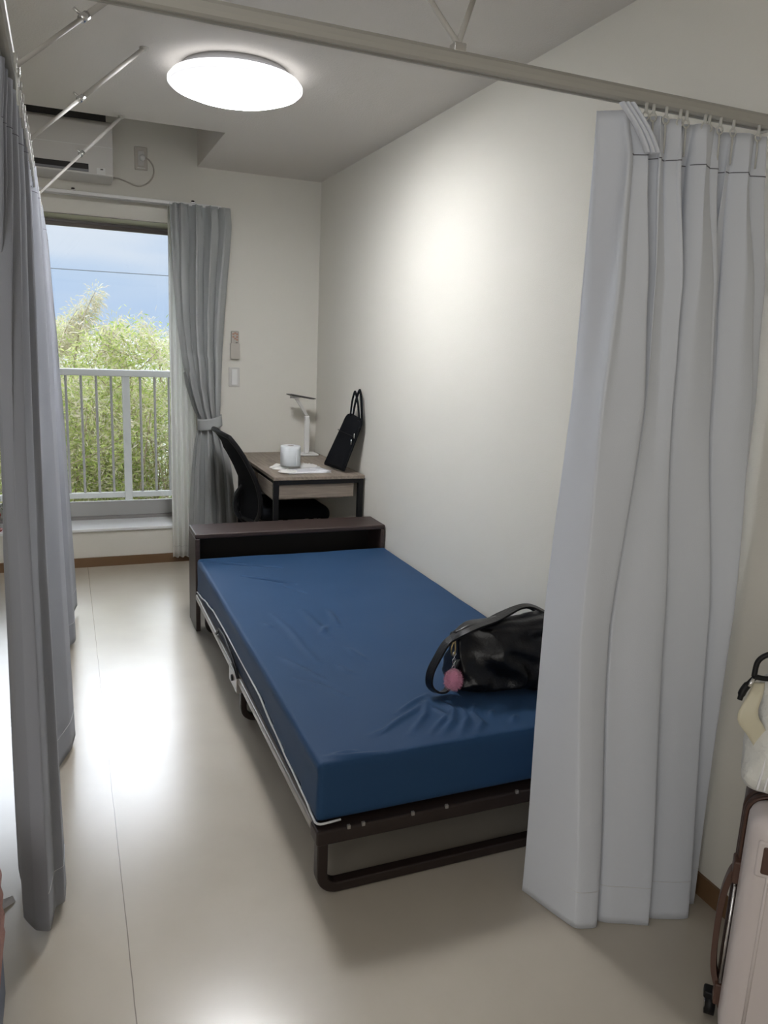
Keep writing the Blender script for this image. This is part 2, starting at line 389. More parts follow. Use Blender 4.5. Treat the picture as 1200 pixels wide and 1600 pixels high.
# window: aluminium frame with two sliding sashes
WY = D+.275
win = tag(root('window_1', (0, WY, WZ0), None, None), kind='structure')
bm = BM()
box(bm, (WX0, WY-.03, WZ1-.014), (WX1, WY+.045, WZ1)); box(bm, (WX0, WY-.03, WZ0), (WX1, WY+.045, WZ0+.02))
box(bm, (WX0, WY-.03, WZ0+.02), (WX0+.03, WY+.045, WZ1-.014)); box(bm, (WX1-.03, WY-.03, WZ0+.02), (WX1, WY+.045, WZ1-.014))
build('window_frame', bm, M_alu, win, bevel=.002)
mid = (WX0+WX1)/2
for i, (a, b, y) in enumerate(((WX0+.03, mid+.03, WY+.025), (mid-.03, WX1-.03, WY+.0))):
    bm = BM(); z0, z1 = WZ0+.02, WZ1-.014
    box(bm, (a, y-.011, z1-.022), (b, y+.011, z1)); 
    box(bm, (a, y-.011, z0+.03), (a+.045, y+.011, z1-.022)); box(bm, (b-.045, y-.011, z0+.03), (b, y+.011, z1-.022))
    s_ = build('sash', bm, M_aludark, win, bevel=.0015)
    bm = BM(); box(bm, (a, y-.014, z0), (b, y+.014, z0+.094)); build('bottom_rail', bm, M_aluwhite, s_, bevel=.002)
    bm = BM(); box(bm, (a+.04, y-.003, z0+.09), (b-.04, y+.003, z1-.018)); build('window_pane', bm, M_glass, s_)

# ------------------------------------------------------------------ ceiling lamp and added fill lamp
M_rim = lampmat('shade_rim_glow', 1.3)
def ceiling_lamp(x, y, label, m, rad=.262):
    t = root('ceiling_lamp', (x, y, H), label, 'ceiling lamp')
    bm = BM(); lathe(bm, [(0, 0), (rad-.055, 0), (rad-.045, -.012), (rad-.045, -.03), (0, -.03)], (x, y, H), 64); build('base_ring', bm, M_lampring, t, True)
    bm = BM(); lathe(bm, [(0, -.056), (rad-.02, -.056), (rad-.002, -.058), (rad-.012, -.068), (rad-.06, -.085), (rad-.12, -.098), (.06, -.106), (0, -.107)], (x, y, H), 72)
    build('lamp_shade', bm, m, t, True)
    bm = BM(); lathe(bm, [(0, -.028), (rad-.03, -.028), (rad-.012, -.034), (rad, -.048), (rad, -.058), (rad-.004, -.0575), (0, -.0550)], (x, y, H), 72)
    build('shade_rim', bm, M_rim, t, True)
    return t
ceiling_lamp(-.890, 3.125, 'round white dome lamp glowing on the ceiling above the bed', lampmat('shade_bright', LAMP_MAIN), .247)
ceiling_lamp(-2.0, 1.0, 'round fill lamp added out of view over the aisle, left of the foot of the bed', lampmat('shade_fill', LAMP_FILL))  # unseen lamp added as fill for the foreground

# ------------------------------------------------------------------ air conditioner, outlet, cable
AX0, AX1 = -2.04, -1.236
t = root('air_conditioner', ((AX0+AX1)/2, D, 2.22), 'white wall-mounted air conditioner above the window', 'air conditioner')
bm = BM()
prof = [(D, 2.225), (D-.15, 2.222), (D-.215, 2.235), (D-.225, 2.262), (D-.225, 2.485), (D-.20, 2.505), (D, 2.505)]
L_ = [bm.verts.new((AX0, y, z)) for y, z in prof]; R_ = [bm.verts.new((AX1, y, z)) for y, z in prof]
bm.faces.new(L_); bm.faces.new(R_[::-1])
for k in range(len(prof)): bm.faces.new((L_[k], R_[k], R_[(k+1) % len(prof)], L_[(k+1) % len(prof)]))
build('body', bm, M_ac, t, bevel=.006)
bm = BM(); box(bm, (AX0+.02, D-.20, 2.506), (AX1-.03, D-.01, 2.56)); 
build('intake_shade_block', bm, M_acdark, t)  # near-black block also stands in for the shaded gap above the unit
bm = BM(); box(bm, (AX0+.001, D-.2262, 2.372), (AX1-.001, D-.2245, 2.3745)); build('panel_seam', bm, M_white, t)
bm = BM(); box(bm, (AX0+.05, D-.2275, 2.243), (AX1-.125, D-.20, 2.282)); ol = build('air_outlet', bm, M_acdark, t)
bm = BM(); box(bm, (AX0+.05, D-.2285, 2.243), (AX1-.125, D-.226, 2.254)); build('louver', bm, M_aclouv, ol)
bm = BM(); box(bm, (AX1-.085, D-.2275, 2.236), (AX1-.042, D-.2245, 2.268)); cpn = build('display_panel', bm, M_white, t, bevel=.001)
bm = BM(); box(bm, (AX1-.066, D-.2285, 2.258), (AX1-.052, D-.2275, 2.264)); build('indicator', bm, M_rdark, cpn)

t = root('wall_outlet', (-1.07, D, 2.385), 'beige wall outlet beside the air conditioner with a plug in it', 'outlet')
bm = BM(); box(bm, (-1.107, D-.008, 2.324), (-1.037, D, 2.446)); build('face_plate', bm, M_outl, t, bevel=.003)
bm = BM(); box(bm, (-1.089, D-.010, 2.345), (-1.055, D-.007, 2.425)); build('socket_insert', bm, M_swit, t, bevel=.002)
bm = BM(); box(bm, (-1.094, D-.0108, 2.333), (-1.05, D-.0098, 2.336)); build('label_strip', bm, M_white, t)
t = root('power_plug', (-1.066, D-.012, 2.388), 'white plug and beige cable running from the outlet to the air conditioner', 'power cable')
bm = BM(); lathe(bm, [(0, 0), (.016, 0), (.017, .012), (.012, .022), (0, .024)], (0, 0, 0), 20)
for v in bm.verts: v.co = Vector((-1.066+v.co.x, D-.011-v.co.z, 2.388+v.co.y))
build('plug', bm, M_white, t, True)
pts = cr1([(-1.235, D-.03, 2.264), (-1.19, D-.012, 2.263), (-1.14, D-.01, 2.247), (-1.09, D-.01, 2.236), (-1.04, D-.01, 2.256), (-1.008, D-.012, 2.30), (-1.006, D-.016, 2.345), (-1.028, D-.022, 2.378), (-1.05, D-.026, 2.388)], 50)
bm = BM(); tube(bm, pts, .0042, 8); build('cable', bm, M_cord, t, True)

# remote in its holder, light switch
t = root('remote_control', (-.54, D, 1.29), 'beige remote control in a wall holder above the light switch', 'remote control')
bm = BM(); box(bm, (-.563, D-.022, 1.30), (-.515, D-.004, 1.455)); build('body', bm, M_remote, t, bevel=.005)
bm = BM(); box(bm, (-.567, D-.027, 1.286), (-.511, D, 1.382)); build('holder', bm, M_outl, t, bevel=.003)
for (x, z) in ((-.551, 1.437), (-.527, 1.437), (-.551, 1.42), (-.527, 1.42), (-.527, 1.403), (-.539, 1.443), (-.539, 1.41)):
    bm = BM(); box(bm, (x-.006, D-.0235, z-.005), (x+.006, D-.021, z+.005)); build('button', bm, M_rdot, t, bevel=.001)
bm = BM(); box(bm, (-.537, D-.0280, 1.384), (-.525, D-.0215, 1.388)); build('slot', bm, M_rdark, t)
t = root('light_switch', (-.541, D, 1.175), 'pale wide-rocker light switch on the wall below the remote control', 'light switch')
bm = BM(); box(bm, (-.575, D-.007, 1.115), (-.507, D, 1.235)); build('face_plate', bm, M_swit, t, bevel=.003)
bm = BM(); box(bm, (-.559, D-.012, 1.127), (-.523, D-.006, 1.223)); build('rocker', bm, M_white, t, bevel=.002)

# ------------------------------------------------------------------ curtain rails and ceiling struts
RY, RX = 1.408, -1.605
t = root('bed_curtain_rail', (RX, RY, H), 'L-shaped pale aluminium curtain rail hung from the ceiling around the bed space', 'curtain rail')
def rail_profile(bm, a, b, side):
    # closed C-channel: rounded tube-like top with a slot underneath
    a, b = Vector(a), Vector(b); s_ = Vector(side)
    prof = [(-.011, 0), (-.016, .004), (-.0175, .012), (-.016, .022), (-.009, .030), (.009, .030), (.016, .022), (.0175, .012), (.016, .004), (.011, 0), (.005, 0), (.005, .006), (-.005, .006), (-.005, 0)]
    A = [bm.verts.new(a + s_*x + Vector((0, 0, z))) for x, z in prof]; B = [bm.verts.new(b + s_*x + Vector((0, 0, z))) for x, z in prof]
    n = len(prof)
    for k in range(n): bm.faces.new((A[k], B[k], B[(k+1) % n], A[(k+1) % n]))
    bm.faces.new(A[::-1]); bm.faces.new(B)
bm = BM(); rail_profile(bm, (RX-.02, RY, 1.911), (-.052, RY, 1.911), (0, 1, 0)); build('front_rail', bm, M_rail, t)
bm = BM(); rail_profile(bm, (RX, RY, 1.912), (RX, 4.15, 1.912), (1, 0, 0)); build('side_rail', bm, M_rail, t)
bm = BM(); box(bm, (-.056, RY-.019, 1.908), (-.046, RY+.019, 1.943)); ec = build('end_cap', bm, M_rod, t, bevel=.003)
bm = BM(); tube(bm, [(-.046, RY, 1.925), (0, RY, 1.925)], .008, 12); build('wall_bracket', bm, M_silver, ec, True)
def strut(base, tops, knuck=.55):
    b0 = Vector(base)
    bm = BM(); box(bm, b0+Vector((-.012, -.012, -.004)), b0+Vector((.012, .012, .012))); jb = build('joint', bm, M_silver, t, bevel=.002)
    for tp in tops:
        tp = Vector(tp); s_ = b0+Vector((0, 0, .012)); mid_ = s_.lerp(tp, knuck)
        bm = BM(); tube(bm, [s_, mid_], .0055, 10); tube(bm, [mid_, tp], .0075, 10); build('strut', bm, M_rod, t, True)
        d = (tp-s_).normalized(); bm = BM(); tube(bm, [mid_-d*.012, mid_+d*.012], .010, 10)
        tube(bm, [mid_, mid_+Vector((-.022, -.01, .012))], .004, 8); build('clamp', bm, M_silver, t, True)
        bm = BM(); lathe(bm, [(0, 0), (.016, 0), (.016, -.004), (.006, -.01), (0, -.01)], (tp.x, tp.y, H), 16); build('ceiling_foot', bm, M_rod, t, True)
strut((RX+.008, 1.98, 1.942), [(-1.225, 2.33, H-.002)], .4)
strut((RX+.008, 2.685, 1.942), [(-1.223, 3.057, H-.002)], .42)
strut((RX+.008, 3.68, 1.942), [(-1.235, 4.005, H-.002), (-1.69, 4.015, H-.002)], .5)
strut((-.829, RY, 1.942), [(-.94, 1.76, H-.002), (-.56, 1.76, H-.002)], .35)

def hook_bm(bm, x, y, z, side):
    """one clear runner + J hook hanging below the rail"""
    sx, sy_ = side
    pts = [(x, y, z+.004), (x, y, z-.014)]
    tube(bm, pts, .0035, 8)
    ring = [(x+sx*.008*math.cos(a), y+sy_*.008*math.cos(a), z-.021+.008*math.sin(a)) for a in [k*2*PI/12 for k in range(13)]]
    tube(bm, ring, .0018, 6)
    tube(bm, [(x, y, z-.026), (x+sx*.002, y+sy_*.002, z-.05), (x+sx*.003, y+sy_*.003, z-.085)], .0022, 6)

# ------------------------------------------------------------------ right bed curtain (drawn open against the wall)
t = root('bed_curtain', (-.22, 1.38, 0), 'grey pleated bed curtain gathered against the right wall at the foot of the bed', 'curtain')
LV = [
 (1.893, [(-.497, 1.425), (-.445, 1.395), (-.415, 1.397), (-.400, 1.415), (-.365, 1.395), (-.315, 1.397), (-.285, 1.417), (-.255, 1.397), (-.205, 1.397), (-.170, 1.417), (-.140, 1.397), (-.095, 1.40), (-.052, 1.405)]),
 (1.80, [(-.480, 1.45), (-.440, 1.372), (-.400, 1.380), (-.392, 1.415), (-.368, 1.385), (-.325, 1.382), (-.300, 1.418), (-.265, 1.385), (-.215, 1.385), (-.180, 1.418), (-.150, 1.385), (-.105, 1.388), (-.045, 1.41)]),
 (1.55, [(-.462, 1.47), (-.452, 1.352), (-.385, 1.352), (-.392, 1.425), (-.360, 1.365), (-.300, 1.355), (-.305, 1.42), (-.270, 1.365), (-.190, 1.355), (-.195, 1.42), (-.160, 1.365), (-.080, 1.352), (-.028, 1.38)]),
 (1.30, [(-.459, 1.475), (-.464, 1.35), (-.365, 1.345), (-.388, 1.42), (-.350, 1.358), (-.286, 1.345), (-.303, 1.42), (-.262, 1.36), (-.172, 1.343), (-.188, 1.42), (-.150, 1.358), (-.060, 1.335), (-.018, 1.37)]),
 (.80, [(-.474, 1.485), (-.462, 1.352), (-.385, 1.350), (-.402, 1.42), (-.367, 1.360), (-.234, 1.338), (-.254, 1.42), (-.216, 1.355), (-.106, 1.328), (-.124, 1.41), (-.090, 1.345), (-.038, 1.325), (-.016, 1.37)]),
 (.001, [(-.450, 1.505), (-.400, 1.338), (-.342, 1.335), (-.362, 1.42), (-.325, 1.345), (-.216, 1.292), (-.238, 1.40), (-.204, 1.312), (-.098, 1.275), (-.116, 1.38), (-.082, 1.320), (-.045, 1.308), (-.018, 1.39)])]
NR = 340
zs = [lerp(1.893, .001, (i/90)) for i in range(91)]
rows = rows_from_levels(LV, zs, NR, .22)
for row in rows:
    z = row[0].z
    w1 = max(0, min(1, (z-1.05)/.75)); w2 = max(0, min(1, (1.893-z)/.09))
    for j, v in enumerate(row):
        u = j/(NR-1)
        a = .013*w1*(.35+.65*w2)
        v.y += a*math.sin(u*2*PI*11+.6) * min(1, u*12)
        v.x += a*.45*math.sin(u*4*PI*11+1.0)
        v.x += .003*noise.noise(Vector((u*9, z*2.2, 3.1))); v.y += .011*noise.noise(Vector((u*11, z*1.6, 7.7)))+.004*noise.noise(Vector((u*24, z*1.1+u*9, 2.7)))
        v.x = min(v.x, -.012)
grid('curtain_panel', rows, M_cur, t, .0025)
def seam_line(rows, z, name, m, parent, off, j0=0, j1=None, r=.0012):
    i = min(range(len(rows)), key=lambda k: abs(rows[k][0].z-z))
    bm = BM(); tube(bm, [v+Vector(off) for v in rows[i][j0:j1]][::2], r, 5); return build(name, bm, m, parent, True)
seam_line(rows, 1.803, 'header_seam', M_thread, t, (0, -.002, 0), 30)
seam_line(rows, .105, 'hem_seam', M_pipe, t, (0, -.0018, 0), 0, None, .0009)
# the folded-over first pleat hanging forward from its hook
for k, (x0, x1) in enumerate(((-.478, -.418), (-.470, -.408), (-.460, -.400))):
    prow = []
    for i in range(12):
        f = i/11
        zc = lerp(1.898, 1.808, f); xc = lerp(x0, x1, f); yc = lerp(1.372, 1.352, math.sin(f*PI*.6)) - .004*k
        w_ = .008
        prow.append([Vector((xc+w_*math.cos(a)*.55, yc+w_*math.sin(a), zc)) for a in [PI*.5+PI*2*q/12 for q in range(12)]])
    grid('pinch_pleat', prow, M_cur, t, 0, closed=True)
hooks = [-.404, -.385, -.352, -.315, -.298, -.248, -.236, -.205, -.168, -.095]
for x in hooks:
    bm = BM(); hook_bm(bm, x, RY-.02, 1.908, (1, 0)); build('hook', bm, M_hook, t, True)

# ------------------------------------------------------------------ left divider curtain, along the side rail
t = root('divider_curtain', (-1.605, 2.9, 0), 'long grey divider curtain hanging along the left side rail', 'curtain')
bot = [(-1.690, 1.99), (-1.682, 1.93), (-1.668, 1.79), (-1.640, 1.735), (-1.612, 1.722), (-1.600, 1.80), (-1.578, 1.815), (-1.578, 1.90), (-1.62, 2.06), (-1.655, 2.2), (-1.645, 2.32), (-1.598, 2.46), (-1.556, 2.58), (-1.543, 2.68), (-1.565, 2.76), (-1.64, 2.84), (-1.66, 2.95), (-1.60, 3.08), (-1.555, 3.20), (-1.575, 3.29), (-1.645, 3.36), (-1.60, 3.47), (-1.535, 3.56), (-1.530, 3.64), (-1.60, 3.72), (-1.64, 3.80), (-1.575, 3.90), (-1.53, 3.99), (-1.516, 4.08)]
nb = len(bot); CXL = -1.606
def lv(amp, z, y0, y1, xc=CXL):
    P = []
    for k, (x, y) in enumerate(bot):
        f = (y-1.722)/(4.08-1.722)
        yy = lerp(y, y0+(y1-y0)*k/(nb-1), 1-amp)
        P.append((xc+(x-CXL)*amp, yy))
    return (z, P)
LV = [lv(.16, 1.905, 1.70, 4.10), lv(.30, 1.80, 1.72, 4.10), lv(.60, 1.35, 1.75, 4.09), lv(.82, .85, 1.8, 4.08), (.03, bot)]
NR = 420
rows = rows_from_levels(LV, [lerp(1.905, .03, i/80) for i in range(81)], NR, .18)
for row in rows:
    z = row[0].z; w1 = max(0, min(1, (z-.9)/.8))
    for j, v in enumerate(row):
        u = j/(NR-1)
        v.x += .014*w1*math.sin(u*2*PI*24+.5)
        v.x += .0025*noise.noise(Vector((u*22, z*2.0, 1.3)))
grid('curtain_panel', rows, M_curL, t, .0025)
seam_line(rows, .13, 'hem_seam', M_pipe, t, (.0018, 0, 0), 0, None, .0009)
seam_line(rows, 1.81, 'header_seam', M_thread, t, (.0018, 0, 0), 0, None, .0011)
for k in range(26):
    y = 1.74+k*.092
    bm = BM(); hook_bm(bm, RX+.02, y, 1.908, (0, 1)); build('hook', bm, M_hook, t, True)

# ------------------------------------------------------------------ window curtains
wy = D-.10
t = root('window_curtain_rail', (-1.6, D, 2.145), 'thin white curtain rail across the top of the window', 'curtain rail')
bm = BM(); box(bm, (-2.62, wy-.010, 2.142), (-.64, wy+.010, 2.160)); box(bm, (-2.62, D-.05, 2.142), (-.62, D-.038, 2.156)); build('track', bm, M_white, t, bevel=.003)
for x in (-2.5, -1.44, -.80):
    bm = BM(); box(bm, (x-.012, wy-.012, 2.160), (x+.012, D, 2.166)); build('rail_bracket', bm, M_silver, t, bevel=.001)
    bm = BM(); lathe(bm, [(0, .010), (.009, .008), (.009, 0), (0, 0)], (x, wy-.002, 2.166), 12); build('bracket_screw', bm, M_frame, t, True)

t = root('window_curtain', (-.74, wy, 0), 'grey window curtain tied back at the right side of the window', 'curtain')
# (z, xl, xr, depth amplitude, pleat amplitude)
prof = [(2.150, -.932, -.590, .018), (2.05, -.932, -.585, .028), (1.86, -.925, -.600, .036), (1.70, -.918, -.614, .038), (1.50, -.905, -.628, .038), (1.29, -.878, -.642, .036), (1.13, -.852, -.650, .034), (1.0, -.815, -.655, .030), (.93, -.785, -.658, .026), (.86, -.785, -.656, .026), (.78, -.805, -.625, .034), (.62, -.822, -.590, .042), (.45, -.832, -.572, .048), (.26, -.838, -.560, .052), (.05, -.842, -.555, .055)]
NR = 200; rows = []
import bisect
zk = [p[0] for p in prof][::-1]
for i in range(100):
    z = lerp(2.150, .05, i/99)
    k = min(max(bisect.bisect_left(zk, z), 1), len(zk)-1); b_ = prof[len(zk)-1-k]; a_ = prof[len(zk)-k]
    f = (z-a_[0])/(b_[0]-a_[0]) if b_[0] != a_[0] else 0
    xl, xr, am = (lerp(a_[q], b_[q], f) for q in (1, 2, 3)); am *= 1.35 if z > .95 else 1.1
    row = []
    for j in range(NR):
        u = j/(NR-1); uu_ = u + .03*math.sin(u*2*PI*1.5+.4)*(1-abs(z-.9)/1.3)
        flat = max(0, min(1, (u-.05)/.25)) if z > 1.2 else 1
        ph = u*2*PI*4.2 + 1.8*noise.noise(Vector((u*3, z*.8, 0)))
        fine = max(0, (z-1.75)/.4)
        y = wy - .012 + am*math.sin(ph)*flat*(.8+.4*noise.noise(Vector((u*5, 0, 2.2)))) + .015*fine*math.sin(u*2*PI*9)
        x = lerp(xl, xr, uu_) + am*.35*math.sin(ph*2+.8)*flat
        y -= .045*math.sin(PI*u)*(1 if z < 1.3 else .4)
        row.append(Vector((x, min(y, D-.022), z)))
    rows.append(row)
grid('curtain_panel', rows, M_curW, t, .0025)
# band
rows = []
for i in range(8):
    z = lerp(.935, .868, i/7); row = []
    for j in range(48):
        a = 2*PI*j/48; row.append(Vector((-.719+.072*math.cos(a)+.004*(i/7), wy-.036+.05*math.sin(a), z+.014*math.cos(a)+.004*math.cos(2*a))))
    rows.append(row)
grid('tieback', rows, M_curW, t, .004, closed=True)

t = root('sheer_curtain', (-.85, D-.045, 0), 'thin white sheer curtain hanging straight between the window and the grey curtain', 'curtain')
rows = []
for i in range(60):
    z = lerp(2.14, .04, i/59); row = []
    for j in range(120):
        u = j/119; x = lerp(-.936, -.800+.02*(1-z/2.1), u)
        x += .004*noise.noise(Vector((u*4, z*1.5, 0)))
        y = D-.045 + .017*math.sin(u*2*PI*4.5+.6*math.sin(z*1.7)) + .003*noise.noise(Vector((u*9, z*3, 1)))
        row.append(Vector((x, y, z)))
    rows.append(row)
grid('curtain_panel', rows, M_sheer, t, .0015)
seam_line(rows, .12, 'hem_seam', M_pipe, t, (0, -.002, 0), 0, None, .001)

# ------------------------------------------------------------------ bed
t = root('folding_bed', (-.49, 2.6, 0), 'dark brown folding bed frame with a box headboard along the right wall', 'bed')
hb = BM()
box(hb, (-.982, 3.612, .468), (-.006, 3.824, .492)); build('headboard_top', hb, M_head, t, bevel=.006)
bm = BM(); box(bm, (-.982, 3.612, .004), (-.960, 3.824, .468)); build('headboard_side', bm, M_head, t, bevel=.003)
bm = BM(); box(bm, (-.028, 3.612, .004), (-.006, 3.824, .468)); build('headboard_side', bm, M_head, t, bevel=.003)
bm = BM(); box(bm, (-.960, 3.80, .10), (-.028, 3.818, .468)); build('headboard_back', bm, M_headin, t)
bm = BM(); box(bm, (-.985, 1.70, .172), (-.958, 3.60, .200)); build('side_rail', bm, M_fside, t, bevel=.006)
bm = BM(); box(bm, (-.040, 1.70, .172), (-.013, 3.60, .200)); build('side_rail', bm, M_frame, t, bevel=.006)
bm = BM(); box(bm, (-.985, 1.64, .158), (-.013, 1.70, .200)); build('foot_rail', bm, M_frame, t, bevel=.007)
bm = BM(); box(bm, (-.955, 1.70, .188), (-.04, 3.60, .206)); build('bed_base', bm, M_mesh, t)
for k in range(7):
    bm = BM(); box(bm, (-.955, 1.80+k*.28, .160), (-.04, 1.83+k*.28, .186)); build('cross_bar', bm, M_frame, t, bevel=.003)
def u_leg(y, x0, x1, r_, m, ztop=.16, rad=.045):
    pts = [(x0, y, ztop)]
    for k in range(9):
        a = PI+k*PI/2/8; pts.append((x0+rad+rad*math.cos(a), y, r_+rad+rad*math.sin(a)))
    for k in range(9):
        a = -PI/2+k*PI/2/8; pts.append((x1-rad+rad*math.cos(a), y, r_+rad+rad*math.sin(a)))
    pts.append((x1, y, ztop))
    bm = BM(); tube(bm, pts, r_, square=True, up=(0, 1, 0), flat=.9); return build('leg_loop', bm, m, t, bevel=.005)
u_leg(1.672, -.962, -.035, .0165, M_frame)
u_leg(2.655, -.955, -.035, .013, M_frame, .175)
u_leg(3.57, -.935, -.035, .013, M_frame, .175)
bm = BM(); box(bm, (-.992, 2.60, .140), (-.956, 2.74, .205)); hg = build('hinge_plate', bm, M_fside, t, bevel=.004)
bm = BM(); tube(bm, [(-.99, 2.67, .175), (-.998, 2.67, .175)], .012, 12); build('hinge_bolt', bm, M_black, hg, True)
bm = BM(); tube(bm, [(-.986, 2.60, .20), (-.986, 2.70, .235), (-.986, 2.86, .262), (-.986, 2.98, .25), (-.984, 3.05, .205)], .006, 8); build('folding_handle', bm, M_black, t, True)
for y in (1.64,):
    for x in (-.90, -.86, -.72, -.62, -.40, -.2):
        bm = BM(); box(bm, (x-.004, y-.003, .196), (x+.004, y+.004, .206)); build('mesh_clip', bm, M_fside, t)

# mattress with fitted sheet
def rounded_box(bm, a, b, r, nx, ny, nz):
    a, b = Vector(a), Vector(b); V = {}
    def vert(i, j, k):
        key = (i, j, k)
        if key not in V:
            p = Vector((lerp(a.x, b.x, i/nx), lerp(a.y, b.y, j/ny), lerp(a.z, b.z, k/nz)))
            q = Vector((min(max(p.x, a.x+r), b.x-r), min(max(p.y, a.y+r), b.y-r), min(max(p.z, a.z+r), b.z-r)))
            d = p-q
            if d.length > 1e-7 and sum(1 for c in d if abs(c) > 1e-7) > 1:
                m_ = max(abs(c) for c in d); d = d.normalized()*m_ if False else d.normalized()*min(r, d.length)
            V[key] = bm.verts.new(q+d)
        return V[key]
    for i in range(nx):
        for j in range(ny):
            for k in (0, nz): bm.faces.new((vert(i, j, k), vert(i+1, j, k), vert(i+1, j+1, k), vert(i, j+1, k)))
    for i in range(nx):
        for k in range(nz):
            for j in (0, ny): bm.faces.new((vert(i, j, k), vert(i+1, j, k), vert(i+1, j, k+1), vert(i, j, k+1)))
    for j in range(ny):
        for k in range(nz):
            for i in (0, nx): bm.faces.new((vert(i, j, k), vert(i, j+1, k), vert(i, j+1, k+1), vert(i, j, k+1)))
MX0, MX1, MY0, MY1, MZ0, MZ1 = -.976, -.008, 1.664, 3.606, .208, .374
pipe_y = [3.6, 3.50, 3.30, 3.115, 2.895, 2.609, 2.316, 2.115, 1.916, 1.766, 1.70, 1.664]
pipe_z = [.213, .224, .252, .271, .275, .275, .274, .251, .232, .222, .212, .209]
def pz(y):
    if y >= pipe_y[0]: return pipe_z[0]
    for k in range(len(pipe_y)-1):
        if pipe_y[k] >= y >= pipe_y[k+1]:
            f = (pipe_y[k]-y)/(pipe_y[k]-pipe_y[k+1]); f = f*f*(3-2*f); return lerp(pipe_z[k], pipe_z[k+1], f)
    return pipe_z[-1]
wr = [([(-.959, 3.558), (-.823, 3.471), (-.629, 3.365)], -.016, .010), ([(-.824, 3.276), (-.727, 3.198), (-.634, 3.113)], -.013, .009), ([(-.685, 3.094), (-.653, 3.044), (-.626, 2.982)], -.004, .010),
 ([(-.818, 2.773), (-.8, 2.588), (-.798, 2.417), (-.789, 2.269)], .004, .016), ([(-.693, 2.779), (-.691, 2.669), (-.686, 2.555), (-.682, 2.466)], .005, .018),
 ([(-.892, 2.337), (-.864, 2.249), (-.814, 2.152)], .005, .013), ([(-.893, 2.169), (-.834, 2.106), (-.781, 2.003)], .0045, .012), ([(-.598, 2.743), (-.603, 2.664), (-.614, 2.571)], .005, .014),
 ([(-.65, 2.374), (-.642, 2.308), (-.629, 2.244)], .004, .013), ([(-.731, 2.23), (-.723, 2.185), (-.708, 2.16)], .004, .014), ([(-.702, 2.506), (-.657, 2.583)], .005, .014), ([(-.873, 2.682), (-.856, 2.621)], .003, .014),
 ([(-.797, 1.765), (-.751, 1.78), (-.7, 1.815), (-.624, 1.862), (-.582, 1.899)], .006, .012), ([(-.681, 1.86), (-.612, 1.908), (-.544, 1.95)], .006, .010),
 ([(-.557, 1.922), (-.606, 1.827), (-.694, 1.737)], .006, .012), ([(-.531, 1.903), (-.515, 1.828), (-.552, 1.763), (-.611, 1.711)], .008, .013), ([(-.485, 1.838), (-.503, 1.766), (-.56, 1.694)], .008, .013),
 ([(-.441, 1.835), (-.477, 1.787), (-.475, 1.73), (-.517, 1.68)], .008, .013), ([(-.436, 1.755), (-.405, 1.793)], .006, .012), ([(-.391, 1.708), (-.351, 1.747)], .006, .012), ([(-.565, 1.863), (-.552, 1.801), (-.643, 1.721)], .006, .011),
 ([(-.95, 1.70), (-.90, 1.685), (-.80, 1.675)], .005, .009), ([(-.93, 1.705), (-.86, 1.70)], .005, .007)]
def wrinkle(x, y):
    h = 0
    for P, a, w in wr:
        if not (min(p[0] for p in P)-.06 < x < max(p[0] for p in P)+.06 and min(p[1] for p in P)-.06 < y < max(p[1] for p in P)+.06): continue
        best = 1e9; tb = 0; n = len(P)-1
        for k in range(n):
            ax, ay = P[k]; bx, by = P[k+1]; dx, dy = bx-ax, by-ay; L2 = dx*dx+dy*dy
            f = max(0, min(1, ((x-ax)*dx+(y-ay)*dy)/L2)); d = math.hypot(x-ax-f*dx, y-ay-f*dy)
            if d < best: best = d; tb = (k+f)/n
        h += 1.5*a*math.exp(-(best/(w*.8))**2)*(math.sin(PI*max(.04, min(.96, tb)))**.7)
    return h
t = root('mattress', (-.49, 2.63, MZ0), 'long mattress in a dark blue fitted sheet lying on the folding bed', 'mattress')
bm = BM(); rounded_box(bm, (MX0, MY0, MZ0+.002), (MX1, MY1, MZ1), .015, 190, 360, 12)
for v in bm.verts:
    x, y, z = v.co
    if z > MZ1-.012:
        v.co.z += wrinkle(x, y) + .0016*noise.noise(Vector((x*6, y*6, 0))) + .003*noise.noise(Vector((x*2, y*2, 4)))
    if y < MY0+.01 and z > MZ0+.02:
        v.co.y += .004*math.sin((x*2.2+z*4.0)*7)*noise.noise(Vector((x*3, z*9, 2)))
    if x < MX0+.01 and z < MZ1-.03:
        e = pz(y)
        v.co.x += -.003*math.exp(-((z-e)/.02)**2) + .003*noise.noise(Vector((y*3, z*10, 9)))
        if z < e: v.co.x += .007
build('fitted_sheet', bm, M_sheet, t, True)
bm = BM()
ys = [lerp(3.59, 1.672, i/120) for i in range(121)]
for y0_, y1_ in zip(ys, ys[1:]):
    box(bm, (MX0+.0005, y1_, MZ0+.0005), (MX0+.004, y0_, (pz(y0_)+pz(y1_))/2))
bmesh.ops.remove_doubles(bm, verts=bm.verts[:], dist=.0001)
build('mattress_side', bm, M_sheetd, t)
pts = [(MX0-.0035, y, pz(y)) for y in ys] + [(MX0+.004, 1.661, .210), (MX0+.02, 1.657, .212), (MX0+.06, 1.658, .214)]
bm = BM(); tube(bm, cr1(pts, 200), .0032, 7); build('piping', bm, M_pipe, t, True)

